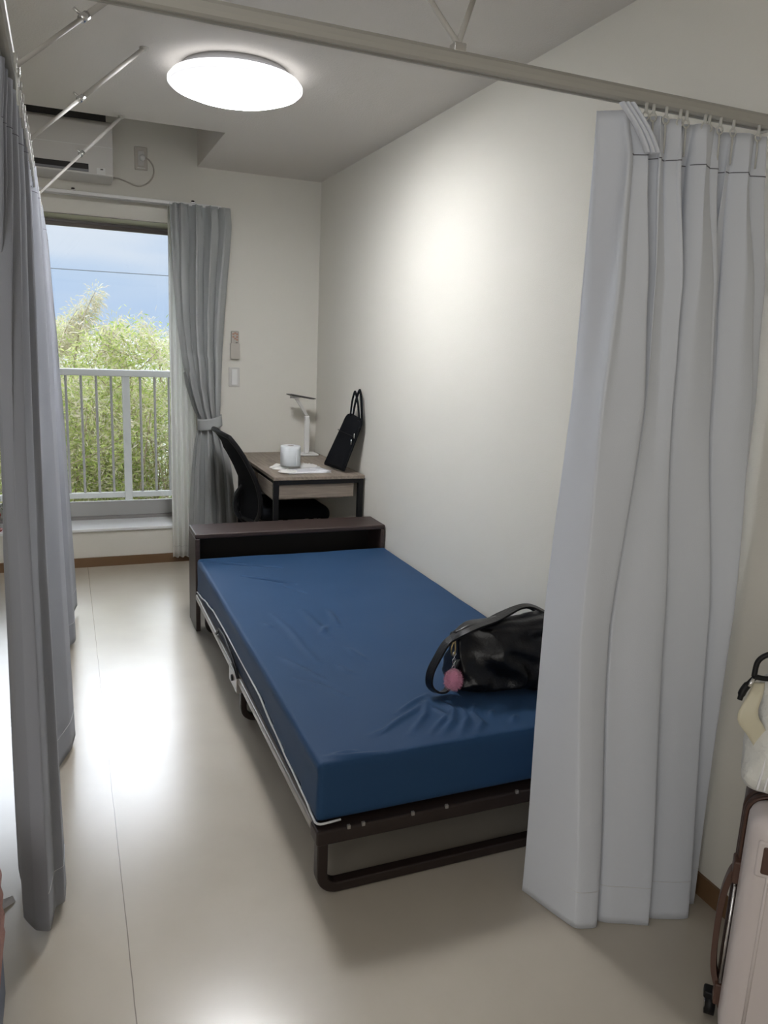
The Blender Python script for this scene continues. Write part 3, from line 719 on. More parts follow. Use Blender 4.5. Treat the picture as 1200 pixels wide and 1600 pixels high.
# ------------------------------------------------------------------ desk
t = root('desk', (-.25, 4.40, 0), 'wood-grain desk with black steel legs standing in the far right corner', 'desk')
DX0, DX1, DY0, DY1, DZ = -.525, -.008, 3.93, 4.872, .700
bm = BM(); box(bm, (DX0, DY0, DZ-.018), (DX1, DY1, DZ)); build('desk_top', bm, M_desk, t, bevel=.002)
def sq(bm, a, b): box(bm, a, b)
for (x, y) in ((DX0+.004, DY0+.004), (DX1-.034, DY0+.004), (DX0+.004, DY1-.034), (DX1-.034, DY1-.034)):
    bm = BM(); box(bm, (x, y, .004), (x+.028, y+.028, DZ-.018)); build('leg', bm, M_black, t, bevel=.002)
bm = BM(); box(bm, (DX0+.032, DY0+.004, DZ-.042), (DX1-.034, DY0+.024, DZ-.018)); box(bm, (DX0+.032, DY1-.030, DZ-.042), (DX1-.034, DY1-.010, DZ-.018))
box(bm, (DX0+.004, DY0+.032, DZ-.036), (DX0+.024, DY1-.034, DZ-.018)); build('top_frame', bm, M_black, t, bevel=.001)
bm = BM(); box(bm, (DX0+.034, DY0+.012, DZ-.118), (DX1-.06, DY0+.028, DZ-.044)); build('side_apron', bm, M_deskf, t, bevel=.001)
bm = BM(); box(bm, (DX0+.002, DY0+.034, DZ-.120), (DX0+.022, DY0+.37, DZ-.036)); dr = build('drawer_front', bm, M_deskf, t, bevel=.002)
bm = BM(); box(bm, (DX0+.006, DY0+.034, DZ-.128), (DX0+.40, DY0+.37, DZ-.120)); build('drawer_box', bm, M_desk, dr, bevel=.001)
bm = BM(); box(bm, (DX0+.05, DY1-.05, DZ-.25), (DX1-.05, DY1-.035, DZ-.018)); build('modesty_panel', bm, M_deskf, t)
bm = BM(); tube(bm, [(DX1-.03, DY1-.05, .40), (DX1-.03, DY0+.4, .03)], .004, 8); build('brace_rod', bm, M_black, t, True)

# things on the desk
def zd(): return DZ
t = root('paper_roll', (-.362, 4.19, DZ+.024), 'white paper roll standing upright on the desk in front of the desk lamp', 'paper roll')
c = (-.362, 4.19, DZ+.022)
bm = BM(); lathe(bm, [(.019, 0), (.052, 0), (.057, .003), (.057, .108), (.053, .112), (.020, .112), (.019, .108), (.019, .0)], c, 56); build('paper', bm, M_roll, t, True)
bm = BM(); lathe(bm, [(.019, .004), (.019, .111), (.0175, .111), (.0175, .004)], c, 32); build('cardboard_core', bm, M_desk, t, True)
rows = []
for i in range(8):
    z = c[2]+.002+i/7*.108
    rows.append([Vector((c[0]+(.0575+.0025*k)*math.cos(R(-38-12*k*0)-k*.14), c[1]+(.0575+.0022*k)*math.sin(R(-38)-k*.14), z)) for k in range(6)])
grid('loose_sheet', rows, M_roll, t, .0012)

def flat_stack(name, c, w, h, ang, n, label, cat, jitter=.006, z0=DZ, thick=.0012):
    tt = root(name, (c[0], c[1], z0), label, cat)
    rnd = random.Random(len(label))
    for k in range(n):
        a = ang + rnd.uniform(-.12, .12)*(k > 0); bm = BM(); nx, ny = 8, 8
        g = [[None]*(ny+1) for _ in range(nx+1)]
        for i in range(nx+1):
            for j in range(ny+1):
                x = (i/nx-.5)*w; y = (j/ny-.5)*h
                z = z0+.0012+k*.0022+thick*0+.003*(k == n-1)*(abs(i/nx-.5)*2)**3
                g[i][j] = bm.verts.new((c[0]+x*math.cos(a)-y*math.sin(a)+rnd.uniform(0, 0), c[1]+x*math.sin(a)+y*math.cos(a), z))
        for i in range(nx):
            for j in range(ny): bm.faces.new((g[i][j], g[i+1][j], g[i+1][j+1], g[i][j+1]))
        o = build('sheet', bm, M_paper, tt, True); s_ = o.modifiers.new('s', 'SOLIDIFY'); s_.thickness = .0015; s_.offset = 0
    return tt
pp = flat_stack('paper_stack', (-.30, 4.095), .25, .14, .12, 3, 'loose stack of white printed papers at the near end of the desk', 'papers')
for k in range(7):
    bm = BM(); box(bm, (-.38, 4.05+k*.013, DZ+.0088), (-.26+.03*((k*7) % 3), 4.053+k*.013, DZ+.0092), Matrix.Translation((-.30, 4.095, 0)) @ Matrix.Rotation(.12, 4, 'Z') @ Matrix.Translation((.30, -4.095, 0)))
    build('printed_line', bm, M_print, pp)
# crumpled clear bag under the roll
def crumple(name, c, rx, ry, h, ang, label, cat, m, seed, z0=DZ, seg=40, rings=14):
    bm = BM(); vs = []
    for i in range(rings+1):
        f = i/rings; ring = []
        for k in range(seg):
            a = 2*PI*k/seg; d = Vector((math.cos(a), math.sin(a), 0))
            rad = (1+.28*noise.noise(Vector((math.cos(a)*1.7+seed, math.sin(a)*1.7, 0))))*math.sin(f*PI/2*.999+.001 if f < 1 else PI/2)
            hh = h*(math.cos(f*PI/2))*(.75+.6*noise.noise(Vector((d.x*f*4+seed, d.y*f*4, 2))))+.5*h*abs(noise.noise(Vector((d.x*f*9, d.y*f*9+seed, 5))))*(1-f**4)
            x, y = d.x*rad*rx, d.y*rad*ry
            ring.append(bm.verts.new((c[0]+x*math.cos(ang)-y*math.sin(ang), c[1]+x*math.sin(ang)+y*math.cos(ang), z0+.001+max(0, hh))))
        vs.append(ring)
    for a, b in zip(vs, vs[1:]):
        for k in range(seg): bm.faces.new((a[k], a[(k+1) % seg], b[(k+1) % seg], b[k]))
    bm.faces.new(vs[-1])
    bmesh.ops.remove_doubles(bm, verts=bm.verts[:], dist=.0004)
    o = build(name, bm, m, None, True); return tag(o, label, cat)
crumple('plastic_bag', (-.335, 4.23), .155, .062, .024, .10, 'flattened crumpled whitish plastic bag under the paper roll', 'plastic bag', M_bagp, 1.3)
crumple('plastic_packet', (-.415, 4.05), .058, .045, .012, .2, 'small crumpled clear packet on the left end of the papers', 'packet', M_bagp, 6.1, DZ+.0085)

t = root('desk_lamp', (-.13, 4.72, DZ), 'slim white LED desk lamp with a folded-out arm at the back of the desk', 'desk lamp')
bm = BM(); box(bm, (-.205, 4.66, DZ+.001), (-.045, 4.775, DZ+.014)); build('base', bm, M_white, t, bevel=.005)
bm = BM(); box(bm, (-.128, 4.705, DZ+.014), (-.096, 4.727, .950)); build('stem', bm, M_white, t, bevel=.005)
bm = BM(); tube(bm, [(-.108, 4.716, .940), (-.150, 4.716, 1.01), (-.190, 4.716, 1.066)], .010, square=True, flat=.6, up=(1, 0, 0)); build('arm', bm, M_swit, t, bevel=.003)
bm = BM(); box(bm, (-.222, 4.703, 1.060), (-.165, 4.729, 1.074)); build('hinge', bm, M_white, t, bevel=.003)
Th = Matrix.Translation((-.155, 4.716, 1.070)) @ Matrix.Rotation(R(9.5), 4, 'Y') @ Matrix.Rotation(R(-3.5), 4, 'X')
bm = BM(); box(bm, (-.082, -.055, 0), (.082, .055, .006), Th); hd = build('lamp_head', bm, M_rdark, t, bevel=.003)
bm = BM(); box(bm, (-.074, -.048, -.0022), (.074, .048, .0), Th); build('led_panel', bm, M_frame, hd)

# black laptop bag leaning against the right wall
t = root('laptop_bag', (-.06, 4.10, DZ), 'slim black laptop bag standing upright on the desk, leaning on the right wall', 'bag')
B0, B1, B2, B3 = Vector((-.142, 4.245, DZ+.012)), Vector((-.105, 3.995, DZ+.012)), Vector((-.024, 3.930, 1.005)), Vector((-.040, 4.135, 1.030))
nrm = (B1-B0).cross(B3-B0).normalized()
if nrm.x > 0: nrm = -nrm
bm = BM(); nx, ny = 24, 30; F_, K_ = [], []
for i in range(nx+1):
    ra, rb = [], []
    for j in range(ny+1):
        u, v = i/nx, j/ny
        # round the upper corners
        p0 = B0.lerp(B1, u).lerp(B3.lerp(B2, u), v)
        su = 1-max(0, (v-.86)/.14)**2.2*.22; cu = .5+(u-.5)*su; p = B0.lerp(B1, cu).lerp(B3.lerp(B2, cu), v)
        edge = min(u, 1-u, v*1.3, (1-v)*1.3)
        th = .017*min(1, edge/.08)**.5 + .002*noise.noise(Vector((u*4, v*6, 0)))
        ra.append(bm.verts.new(p+nrm*(th))); rb.append(bm.verts.new(p-nrm*(th*.35)))
    F_.append(ra); K_.append(rb)
for i in range(nx):
    for j in range(ny):
        bm.faces.new((F_[i][j], F_[i+1][j], F_[i+1][j+1], F_[i][j+1])); bm.faces.new((K_[i][j], K_[i][j+1], K_[i+1][j+1], K_[i+1][j]))
for i in range(nx):
    bm.faces.new((F_[i][0], K_[i][0], K_[i+1][0], F_[i+1][0])); bm.faces.new((F_[i][ny], F_[i+1][ny], K_[i+1][ny], K_[i][ny]))
for j in range(ny):
    bm.faces.new((F_[0][j], F_[0][j+1], K_[0][j+1], K_[0][j])); bm.faces.new((F_[nx][j], K_[nx][j], K_[nx][j+1], F_[nx][j+1]))
build('body', bm, M_bfab, t, True)
def onbag(u, v, off=.02): return B0.lerp(B1, u).lerp(B3.lerp(B2, u), v)+nrm*off
bm = BM(); tube(bm, [onbag(u/20, .66, .0195) for u in range(1, 20)], .0022, 6); build('pocket_zip', bm, M_black, t, True)
bm = BM(); tube(bm, [onbag(.012, v/20, .006) for v in range(1, 17)]+[onbag(.1+.8*u/20, .95, .012) for u in range(0, 21)]+[onbag(.988, 1-v/20, .006) for v in range(4, 19)], .003, 6); build('edge_piping', bm, M_black, t, True)
for (u, v) in ((.96, .72), (.93, .60)):
    bm = BM(); a = onbag(u, v, .024); tube(bm, [a, a+Vector((0, 0, -.028))], .0028, 6); build('zip_pull', bm, M_silver, t, True)
bm = BM(); a = onbag(.05, .67, .022); lathe(bm, [(0, -.003), (.004, 0), (0, .003)], a, 10); build('stud', bm, M_silver, t, True)
for off, sg in ((.014, 0), (-.002, .012)):
    a, b = onbag(.30, .965, off), onbag(.88, .965, off)
    top = (a+b)/2+Vector((-.004+sg, 0, .135+sg))
    pts = cr1([a, a.lerp(top, .5)+Vector((0, .012, .012)), top+Vector((0, .012, 0)), top+Vector((0, -.012, 0)), b.lerp(top, .5)+Vector((0, -.012, .012)), b], 30)
    bm = BM(); tube(bm, pts, .0085, square=True, flat=.35, up=(0, 1, 0)); build('handle', bm, M_bfab, t, bevel=.002)

# ------------------------------------------------------------------ office chair
t = root('office_chair', (-.42, 4.38, 0), 'black mesh-back office chair pushed in under the desk', 'office chair')
CY = 4.36
# back: curved sheet, tall and leaning; rows up z, cols across y
bp_ = [(.40, -.600), (.46, -.588), (.54, -.588), (.62, -.606), (.70, -.640), (.78, -.682), (.84, -.722), (.885, -.757)]
rows = []
for i in range(26):
    f = i/25*(len(bp_)-1); k = min(int(f), len(bp_)-2); z = lerp(bp_[k][0], bp_[k+1][0], f-k); xb = lerp(bp_[k][1], bp_[k+1][1], f-k)
    row = []
    wd = .215*(1-.25*max(0, (.5-z)/.1)**2-.10*max(0, (z-.78)/.1)**2)
    for j in range(21):
        s_ = (j/20-.5)*2; row.append(Vector((xb+.045*s_*s_*0-.0+.045*(s_*s_), CY+wd*s_, z+.02*(1-s_*s_)*(z > .8))))
    rows.append(row)
grid('backrest', rows, M_mesh, t, .012)
loop = [rows[0][j] for j in range(21)]+[rows[i][20] for i in range(1, 26)]+[rows[25][j] for j in range(19, -1, -1)]+[rows[i][0] for i in range(24, -1, -1)]
bm = BM(); tube(bm, loop, .013, 10); build('back_frame', bm, M_black, t, True)
bm = BM(); tube(bm, cr1([(-.56, CY, .62), (-.635, CY, .52), (-.63, CY, .42), (-.55, CY, .36), (-.40, CY, .36)], 24), .022, square=True, flat=.6, up=(0, 1, 0)); build('back_support', bm, M_black, t, bevel=.006)
bm = BM(); rounded_box(bm, (-.56, CY-.235, .415), (-.115, CY+.235, .485), .033, 30, 30, 8)
for v in bm.verts:
    x, y, z = v.co; rx_ = (x+.3375)/.2225; ry_ = (y-CY)/.235
    d = max(0, abs(rx_)**3+abs(ry_)**3-1); s_ = 1-.09*d
    v.co.x = -.3375+(x+.3375)*s_; v.co.y = CY+(y-CY)*s_
    if rx_ > .5: v.co.z -= .05*(rx_-.5)**1.6
    v.co.z -= .01*(1-min(1, rx_*rx_+ry_*ry_))*(z > .45)
build('seat', bm, M_bfab, t, True)
bm = BM(); box(bm, (-.44, CY-.09, .385), (-.24, CY+.09, .415)); build('seat_plate', bm, M_black, t, bevel=.005)
bm = BM(); tube(bm, [(-.34, CY, .39), (-.34, CY, .20)], .015, 16); tube(bm, [(-.34, CY, .26), (-.34, CY, .09)], .026, 16); build('gas_lift', bm, M_black, t, True)
for k in range(5):
    a = 2*PI*k/5+.3; dx, dy = math.cos(a), math.sin(a)
    bm = BM(); tube(bm, [(-.34+dx*.02, CY+dy*.02, .105), (-.34+dx*.15, CY+dy*.15, .09), (-.34+dx*.255, CY+dy*.255, .068)], [.02, .016, .012], square=True, flat=1.1); lg = build('base_arm', bm, M_black, t, bevel=.004)
    bm = BM()
    for s_ in (-.012, .012):
        cx_, cy_ = -.34+dx*.265-dy*s_, CY+dy*.265+dx*s_
        tube(bm, [(cx_-(-dy)*.008, cy_-dx*.008, .027), (cx_+(-dy)*.008, cy_+dx*.008, .027)], .026, 18)
    build('caster', bm, M_black, lg, True)

# ------------------------------------------------------------------ handbag on the mattress
t = root('handbag', (-.26, 1.95, MZ1), 'slouchy black leather shoulder bag lying on the foot end of the blue mattress', 'handbag')
bm = BM(); n1, n2 = 90, 72; rings = []
bz = MZ1+.004
for i in range(n1+1):
    f = i/n1; x = lerp(-.455, -.030, f)
    # envelope along x
    e = max(1e-3, math.sin(PI*min(1, max(0, .04+f*.92))))**.38
    yc = lerp(1.965, 1.915, f)+.01*math.sin(f*5)
    hd = .118*e; ht = lerp(.205, .232, f**.8)*(.80+.20*e)*(1 if f < .97 else .93)
    ring = []
    for k in range(n2):
        a = 2*PI*k/n2-PI/2
        ca, sa = math.cos(a), math.sin(a)
        # bottom heavy superellipse, pinched at the top
        zz = .5+.5*(abs(sa)**.75)*(1 if sa > 0 else -1)
        wd = hd*(abs(ca)**.62)*(1.10-.62*zz**1.6)
        y = yc+wd*(1 if ca > 0 else -1)
        z = bz+ht*zz
        p = Vector((x, y, z))
        nn = noise.noise(Vector((x*9, y*9, z*9+3)))
        cre = abs(noise.noise(Vector((x*7+z*9, z*11-x*4, 1.7))))
        cre2 = abs(noise.noise(Vector((x*16-z*14, z*15, 8.7))))
        am = .030*zz*(1-zz*.5)+.006
        p.y += (-1 if ca < 0 else 1)*(am*nn + .050*(.26-cre)*(zz < .93) + .018*(.24-cre2))*(abs(ca) > .15)
        p.z += .012*noise.noise(Vector((x*11, y*6, 4)))*zz
        p.x += .014*noise.noise(Vector((y*8, z*10, 5)))*(1 if .02 < f < .98 else .3)
        if p.z < bz: p.z = bz
        p.x = min(p.x, -.016)
        ring.append(bm.verts.new(p))
    rings.append(ring)
for a, b in zip(rings, rings[1:]):
    for k in range(n2): bm.faces.new((a[k], a[(k+1) % n2], b[(k+1) % n2], b[k]))
bm.faces.new(rings[0][::-1]); bm.faces.new(rings[-1])
hb_ = build('body', bm, M_leather, t, True); ss = hb_.modifiers.new('sub', 'SUBSURF'); ss.levels = 1; ss.render_levels = 1
def strap(name, keys, w, th=.0035, n=60, up=(0, 1, 0), m=None):
    bm = BM(); tube(bm, cr1(keys, n), w, square=True, flat=th/w, up=up); return build(name, bm, m or M_leather, t, bevel=.0012)
# opening gusset
# long handle rising to the right
strap('shoulder_strap', [(-.475, 1.94, .548), (-.44, 1.925, .572), (-.39, 1.925, .588), (-.33, 1.94, .594), (-.27, 1.96, .606), (-.225, 1.97, .617), (-.185, 1.965, .618), (-.15, 1.945, .603), (-.12, 1.92, .580)], .013, up=(0, 1, 0))
strap('back_strap', [(-.33, 2.00, .565), (-.27, 2.0, .59), (-.205, 1.985, .613), (-.15, 1.99, .590), (-.11, 2.0, .555)], .010)
# left loop hanging down onto the sheet
strap('side_loop', [(-.452, 1.955, .555), (-.490, 1.945, .535), (-.520, 1.935, .500), (-.545, 1.93, .455), (-.548, 1.925, .415), (-.525, 1.92, .392), (-.495, 1.92, .392), (-.475, 1.93, .420), (-.460, 1.935, .465), (-.435, 1.94, .50), (-.41, 1.945, .53)], .016, up=(0, 1, 0))
bm = BM(); tube(bm, cr1([(-.468, 1.932, .548), (-.480, 1.925, .535), (-.482, 1.925, .515), (-.474, 1.928, .500), (-.466, 1.93, .515), (-.468, 1.932, .548)], 24), .0028, 8); build('strap_ring', bm, M_brass, t, True)
bm = BM()
for k in range(5):
    z = .512-k*.011; r_ = .006
    tube(bm, [(-.476+r_*math.cos(a)*(.4 if k % 2 else 1), 1.915+r_*math.cos(a)*(1 if k % 2 else .2), z+.008*math.sin(a)) for a in [q*2*PI/10 for q in range(11)]], .0012, 6)
build('charm_chain', bm, M_silver, t, True)
# pompom charm
t = root('pompom_charm', (-.458, 1.905, .42), 'small fluffy pink pompom charm hanging from the black handbag', 'charm')
bm = BM(); rnd = random.Random(4)
bmesh.ops.create_icosphere(bm, subdivisions=4, radius=1)
for v in bm.verts:
    n = v.co.normalized(); rr_ = 1+.10*noise.noise(n*3)+.03*rnd.random()
    v.co = Vector((-.482+n.x*.0245*rr_, 1.900+n.y*.024*rr_, .436+n.z*.033*rr_))
build('core', bm, M_pink, t, True)
bm = BM()
for k in range(1500):
    n = Vector((rnd.gauss(0, 1), rnd.gauss(0, 1), rnd.gauss(0, 1))).normalized()
    p = Vector((-.482+n.x*.0235, 1.900+n.y*.023, .436+n.z*.032)); q = p+n*.007+Vector((rnd.uniform(-.003, .003), rnd.uniform(-.003, .003), rnd.uniform(-.005, .001)))
    s_ = n.orthogonal().normalized()*.0006
    bm.faces.new((bm.verts.new(p+s_), bm.verts.new(p-s_), bm.verts.new(q)))
o = build('fur', bm, M_pink, t)
o['kind'] = 'stuff'

# ------------------------------------------------------------------ suitcase and pouch at the right edge
SZ = .570
sc = root('suitcase', (0, 0, 0), 'upright white hard-shell suitcase with brown trim at the right edge beside the wall', 'suitcase')
us = Vector((math.cos(R(-45)), math.sin(R(-45)), 0)); ns = Vector((-math.cos(R(45)), -math.sin(R(45)), 0))   # width direction, front normal
org = Vector((-.285, 1.0, 0))
TS = Matrix(((us.x, ns.x, 0, org.x), (us.y, ns.y, 0, org.y), (0, 0, 1, 0), (0, 0, 0, 1)))   # local: x width, y towards front, z up
sc.matrix_world = Matrix.Translation(org)
SW = .33
def half(name, y0, y1, m):
    bm = BM(); rounded_box(bm, (0, y0, .045), (SW, y1, SZ), .035, 24, 12, 36)
    for v in bm.verts: v.co = TS @ v.co
    return build(name, bm, m, sc, True)
half('front_shell', .006, .115, M_case); half('back_shell', -.105, -.006, M_casetrim)
def frame_loop(off, inset, r_, m, name, flat=1):
    P = []; rad = .045; x0, x1, z0, z1 = -inset, SW+inset, .045-inset, SZ+inset
    for cxx, czz, a0 in ((x1-rad, z1-rad, 0), (x0+rad, z1-rad, 90), (x0+rad, z0+rad, 180), (x1-rad, z0+rad, 270)):
        for k in range(9): a = R(a0+k*90/8); P.append(TS @ Vector((cxx+rad*math.cos(a), off, czz+rad*math.sin(a))))
    P.append(P[0]); bm = BM(); tube(bm, P, r_, 8, flat=flat); return build(name, bm, m, sc, True)
frame_loop(.012, .001, .006, M_casetrim, 'front_trim'); frame_loop(-.012, .001, .006, M_casetrim, 'back_trim'); frame_loop(0, -.001, .005, M_casedark, 'zip')
frame_loop(.022, .0015, .0035, M_caselt, 'edge_binding')
# vertical ribs pressed into the shell
for k in range(6):
    x = .04+k*.05
    bm = BM(); tube(bm, [TS @ Vector((x, .1145, z)) for z in (.09, .30, .52)], .0035, 8); build('rib', bm, M_case, sc, True)
# label patch on the upper front
def sbox(name, a, b, m, bev=.004, par=None):
    bm = BM(); box(bm, a, b, TS); return build(name, bm, m, par or sc, bevel=bev)
sbox('corner_patch', (.024, .108, .462), (.14, .1195, .522), M_caselt, .012)
sbox('patch_border', (.016, .106, .454), (.148, .1175, .530), M_case, .014)
# side handle
pts = cr1([TS @ Vector(p) for p in ((-.004, .02, .40), (-.012, .018, .385), (-.020, .012, .33), (-.022, .010, .25), (-.019, .012, .17), (-.010, .016, .13), (-.002, .02, .12))], 30)
bm = BM(); tube(bm, pts, .013, square=True, flat=.45, up=tuple(ns)); build('side_handle', bm, M_caselt, sc, bevel=.004)
sbox('handle_mount', (-.012, .004, .375), (.004, .040, .425), M_caselt, .004); sbox('handle_mount', (-.012, .004, .085), (.004, .040, .135), M_caselt, .004)
for yy in (.030, .038):
    bm = BM(); tube(bm, [TS @ Vector((-.004, yy, .14)), TS @ Vector((-.004, yy, .37))], .0028, 8); build('side_stud_rail', bm, M_silver, sc, True)
for (x, y) in ((-.010, -.034), (.30, -.07), (.03, .08), (.30, .08)):
    c_ = TS @ Vector((x, y, .025)); bm = BM()
    tube(bm, [c_-us*.010, c_+us*.010], .024, 20); w_ = build('wheel', bm, M_black, sc, True)
    bm = BM(); tube(bm, [c_-us*.0115, c_+us*.0115], .013, 16); build('wheel_hub', bm, M_silver, w_, True)
    bm = BM(); box(bm, (x-.015, y-.014, .040), (x+.015, y+.014, .06), TS); build('wheel_housing', bm, M_black, sc, bevel=.005)

t = root('nylon_pouch', (-.22, .93, SZ), 'off-white quilted nylon pouch standing on top of the suitcase', 'pouch')
bm = BM(); rounded_box(bm, (-.026, -.055, SZ+.006), (.26, .055, SZ+.265), .045, 44, 16, 40)
for v in bm.verts:
    x, y, z = v.co; f = (z-SZ)/.265
    v.co.x += .040*(f*f)*(1-x/.13)*.5+.014*noise.noise(Vector((z*12, y*14, 1))); v.co.y *= (1.12-.62*f)
    v.co.y += .012*noise.noise(Vector((x*18, z*18, 0)))
    v.co.z += .006*noise.noise(Vector((x*14, y*10, 3)))
    v.co = TS @ v.co
build('body', bm, M_nylon, t, True)
for dx in (.022, .034):
    bm = BM(); tube(bm, cr1([TS @ Vector((dx-.016+.025*f, .058-.026*f, SZ+.03+.21*f)) for f in [k/8 for k in range(9)]], 30), .0022, 6); build('zip_piping', bm, M_paper, t, True)
# cream strap folded out to the left
rows = []
key = [(-.316, 1.005, .800), (-.330, 1.0, .780), (-.345, 1.0, .755), (-.350, 1.0, .738), (-.346, .998, .722), (-.325, .99, .695), (-.305, .985, .665), (-.292, .98, .635)]
kk = cr1(key, 30)
for i, p in enumerate(kk):
    f = i/29; w_ = lerp(.010, .021, min(1, f*1.8))*(1-.4*max(0, f-.6)/.4); d_ = Vector((.72, -.58, .12)).normalized()
    rows.append([p + d_*(w_*2*(j/5)) for j in range(6)])
grid('strap_tab', rows, M_cream, t, .003)
t2 = root('carabiner', (-.31, .99, .82), 'black carabiner clip hooked on the top left of the white pouch', 'carabiner')
loopk = [(-.322, 1.0, .815), (-.318, 1.0, .845), (-.306, .99, .862), (-.288, .975, .868), (-.268, .96, .862), (-.262, .955, .842), (-.270, .965, .826), (-.300, .985, .814)]
bm = BM(); tube(bm, cr1(loopk+[loopk[0]], 50), .0052, 10); build('clip_loop', bm, M_black, t2, True)
bm = BM(); tube(bm, cr1([(-.318, 1.0, .814), (-.330, 1.003, .800), (-.340, 1.005, .785), (-.345, 1.005, .768)], 14), [.005]*5+[.007]*6+[.005]*3, 10); build('clip_tail', bm, M_black, t2, True)
bm = BM(); tube(bm, [(-.325, .997, .812), (-.334, .999, .797)], .0035, 8); build('gate_pin', bm, M_silver, t2, True)

# ------------------------------------------------------------------ left foreground bits
t = root('pink_cushion', (-1.80, 1.52, .10), 'dusty pink ribbed seat cushion at the left edge of the floor', 'cushion')
bm = BM(); rounded_box(bm, (-2.02, 1.40, .150), (-1.690, 1.60, .330), .020, 30, 20, 24)
for v in bm.verts:
    v.co.z += .003*noise.noise(v.co*18); v.co.x += .002*math.sin(v.co.z*130)
build('cover', bm, M_pinkc, t, True)
t = root('storage_bin', (-1.85, 1.50, 0), 'blue-grey fabric bin below the pink cushion at the left edge', 'bin')
bm = BM(); rounded_box(bm, (-2.01, 1.405, .0), (-1.697, 1.595, .149), .018, 16, 12, 10); build('body', bm, M_bluec, t, True)
bm = BM(); T_ = Matrix.Translation((-1.722, 1.885, .0)) @ Matrix.Rotation(R(35), 4, 'Z')
v = [bm.verts.new(T_ @ Vector(p)) for p in ((-.05, -.015, .001), (.025, -.012, .001), (.03, .012, .001), (-.05, .02, .001), (-.05, 0, .03), (.026, 0, .012))]
for f in ((0, 3, 2, 1), (0, 1, 5, 4), (3, 4, 5, 2), (0, 4, 3), (1, 2, 5)): bm.faces.new([v[i] for i in f])
tag(build('folded_card', bm, M_paper), 'small white folded card on the floor at the left edge', 'card')

# ------------------------------------------------------------------ plants on the sill (left)
def pot_plant(name, x, y, r_, h, m, label, seed, leafm, nl):
    z0 = WZ0
    t = root(name, (x, y, z0), label, 'potted plant')
    bm = BM(); lathe(bm, [(0, .004), (r_*.72, .004), (r_*.98, h*.86), (r_*1.06, h*.86), (r_*1.06, h), (r_*.94, h), (r_*.90, h*.9), (0, h*.9)], (x, y, z0), 32); p_ = build('pot', bm, m, t, True)
    bm = BM(); lathe(bm, [(0, h*.905), (r_*.89, h*.905), (r_*.8, h*.93), (0, h*.93)], (x, y, z0), 20); build('soil', bm, M_soil, p_, True)
    bm = BM(); lathe(bm, [(0, .001), (r_*1.05, .001), (r_*1.15, .012), (r_*1.08, .012), (r_*.9, .005), (0, .005)], (x, y, z0), 32); build('saucer', bm, m, t, True)
    rnd = random.Random(seed); bm = BM()
    for k in range(nl):
        a = rnd.uniform(0, 2*PI); L = rnd.uniform(.06, .13); lean = rnd.uniform(.2, 1.0); w_ = rnd.uniform(.006, .013)
        d = Vector((math.cos(a), math.sin(a), 0)); s_ = Vector((-d.y, d.x, 0)); P = []
        for q in range(7):
            f = q/6; P.append(Vector((x, y, z0+h*.9))+d*L*lean*f+Vector((0, 0, L*(f-.45*lean*f*f))))
        prev = None
        for q, pp_ in enumerate(P):
            ww = w_*math.sin(PI*(.12+.88*q/6))+.0005
            cur = (bm.verts.new(pp_+s_*ww), bm.verts.new(pp_-s_*ww))
            if cur[0].co.y > D+.03: pass
            if prev: bm.faces.new((prev[0], prev[1], cur[1], cur[0]))
            prev = cur
    for v in bm.verts:
        v.co.y = min(v.co.y, D+.21)
    o = build('foliage', bm, leafm, t, True)
    return t
pot_plant('potted_plant', -1.955, D+.05, .047, .108, M_terra, 'leafy green plant in a red-brown pot on the window sill', 3, M_leafdk, 46)
pot_plant('potted_plant', -1.868, D+.06, .030, .085, M_pinkpot, 'small plant in a pink pot beside the red-brown pot on the sill', 8, M_leafdk, 16)

# ------------------------------------------------------------------ balcony and railing
RYD = D+1.0
bm = BM(); box(bm, (-4.5, D+.35, -.02), (1.5, D+1.12, .10)); tag(build('balcony_floor', bm, M_conc), kind='structure')
t = root('balcony_railing', (-1.5, RYD, .1), 'pale metal balcony railing with thin upright bars outside the window', 'railing')
bm = BM(); box(bm, (-4.5, RYD-.03, 1.112), (1.5, RYD+.03, 1.160)); build('top_rail', bm, M_aluwhite, t, bevel=.008)
bm = BM(); box(bm, (-4.5, RYD-.018, .232), (1.5, RYD+.018, .272)); build('bottom_rail', bm, M_aluwhite, t, bevel=.004)
x = -1.122; k = 0
xs = []
for q in range(-3, 3): 
    px = -1.121+q*1.1
    if -4.5 < px < 1.5:
        bm = BM(); box(bm, (px-.026, RYD-.024, .10), (px+.026, RYD+.024, 1.112)); build('post', bm, M_aluwhite, t, bevel=.003)
    for s_ in range(1, 11):
        bx = px+s_*.1
        if bx < 1.5:
            bm = BM(); tube(bm, [(bx, RYD, .25), (bx, RYD, 1.115)], .0088, 10, caps=False); build('baluster', bm, M_alu, t, True)

# ------------------------------------------------------------------ outside
bm = BM(); box(bm, (-300, D+1.3, -3.1), (300, 420, -3.0)); tag(build('ground', bm, M_ground), kind='structure')
bm = BM(); box(bm, (-900, 60, -2.99), (900, 1500, -2.9)); tag(build('sea', bm, M_sea), 'pale grey-blue sea seen beyond the bushes', 'sea', kind='structure')
bm = BM(); rnd = random.Random(9)
P = [(-900+i*30, 1495, 1.5+3.0*abs(noise.noise(Vector((i*.23, 0, 0))))) for i in range(61)]
V = [[bm.verts.new((x, y, -3)), bm.verts.new((x, y, z)), bm.verts.new((x, y+60, z*.6)), bm.verts.new((x, y+60, -3))] for x, y, z in P]
for a, b in zip(V, V[1:]):
    for k in range(3): bm.faces.new((a[k], b[k], b[k+1], a[k+1]))
tag(build('distant_shore', bm, M_hill), 'low hazy shoreline on the horizon', 'shore', kind='structure')

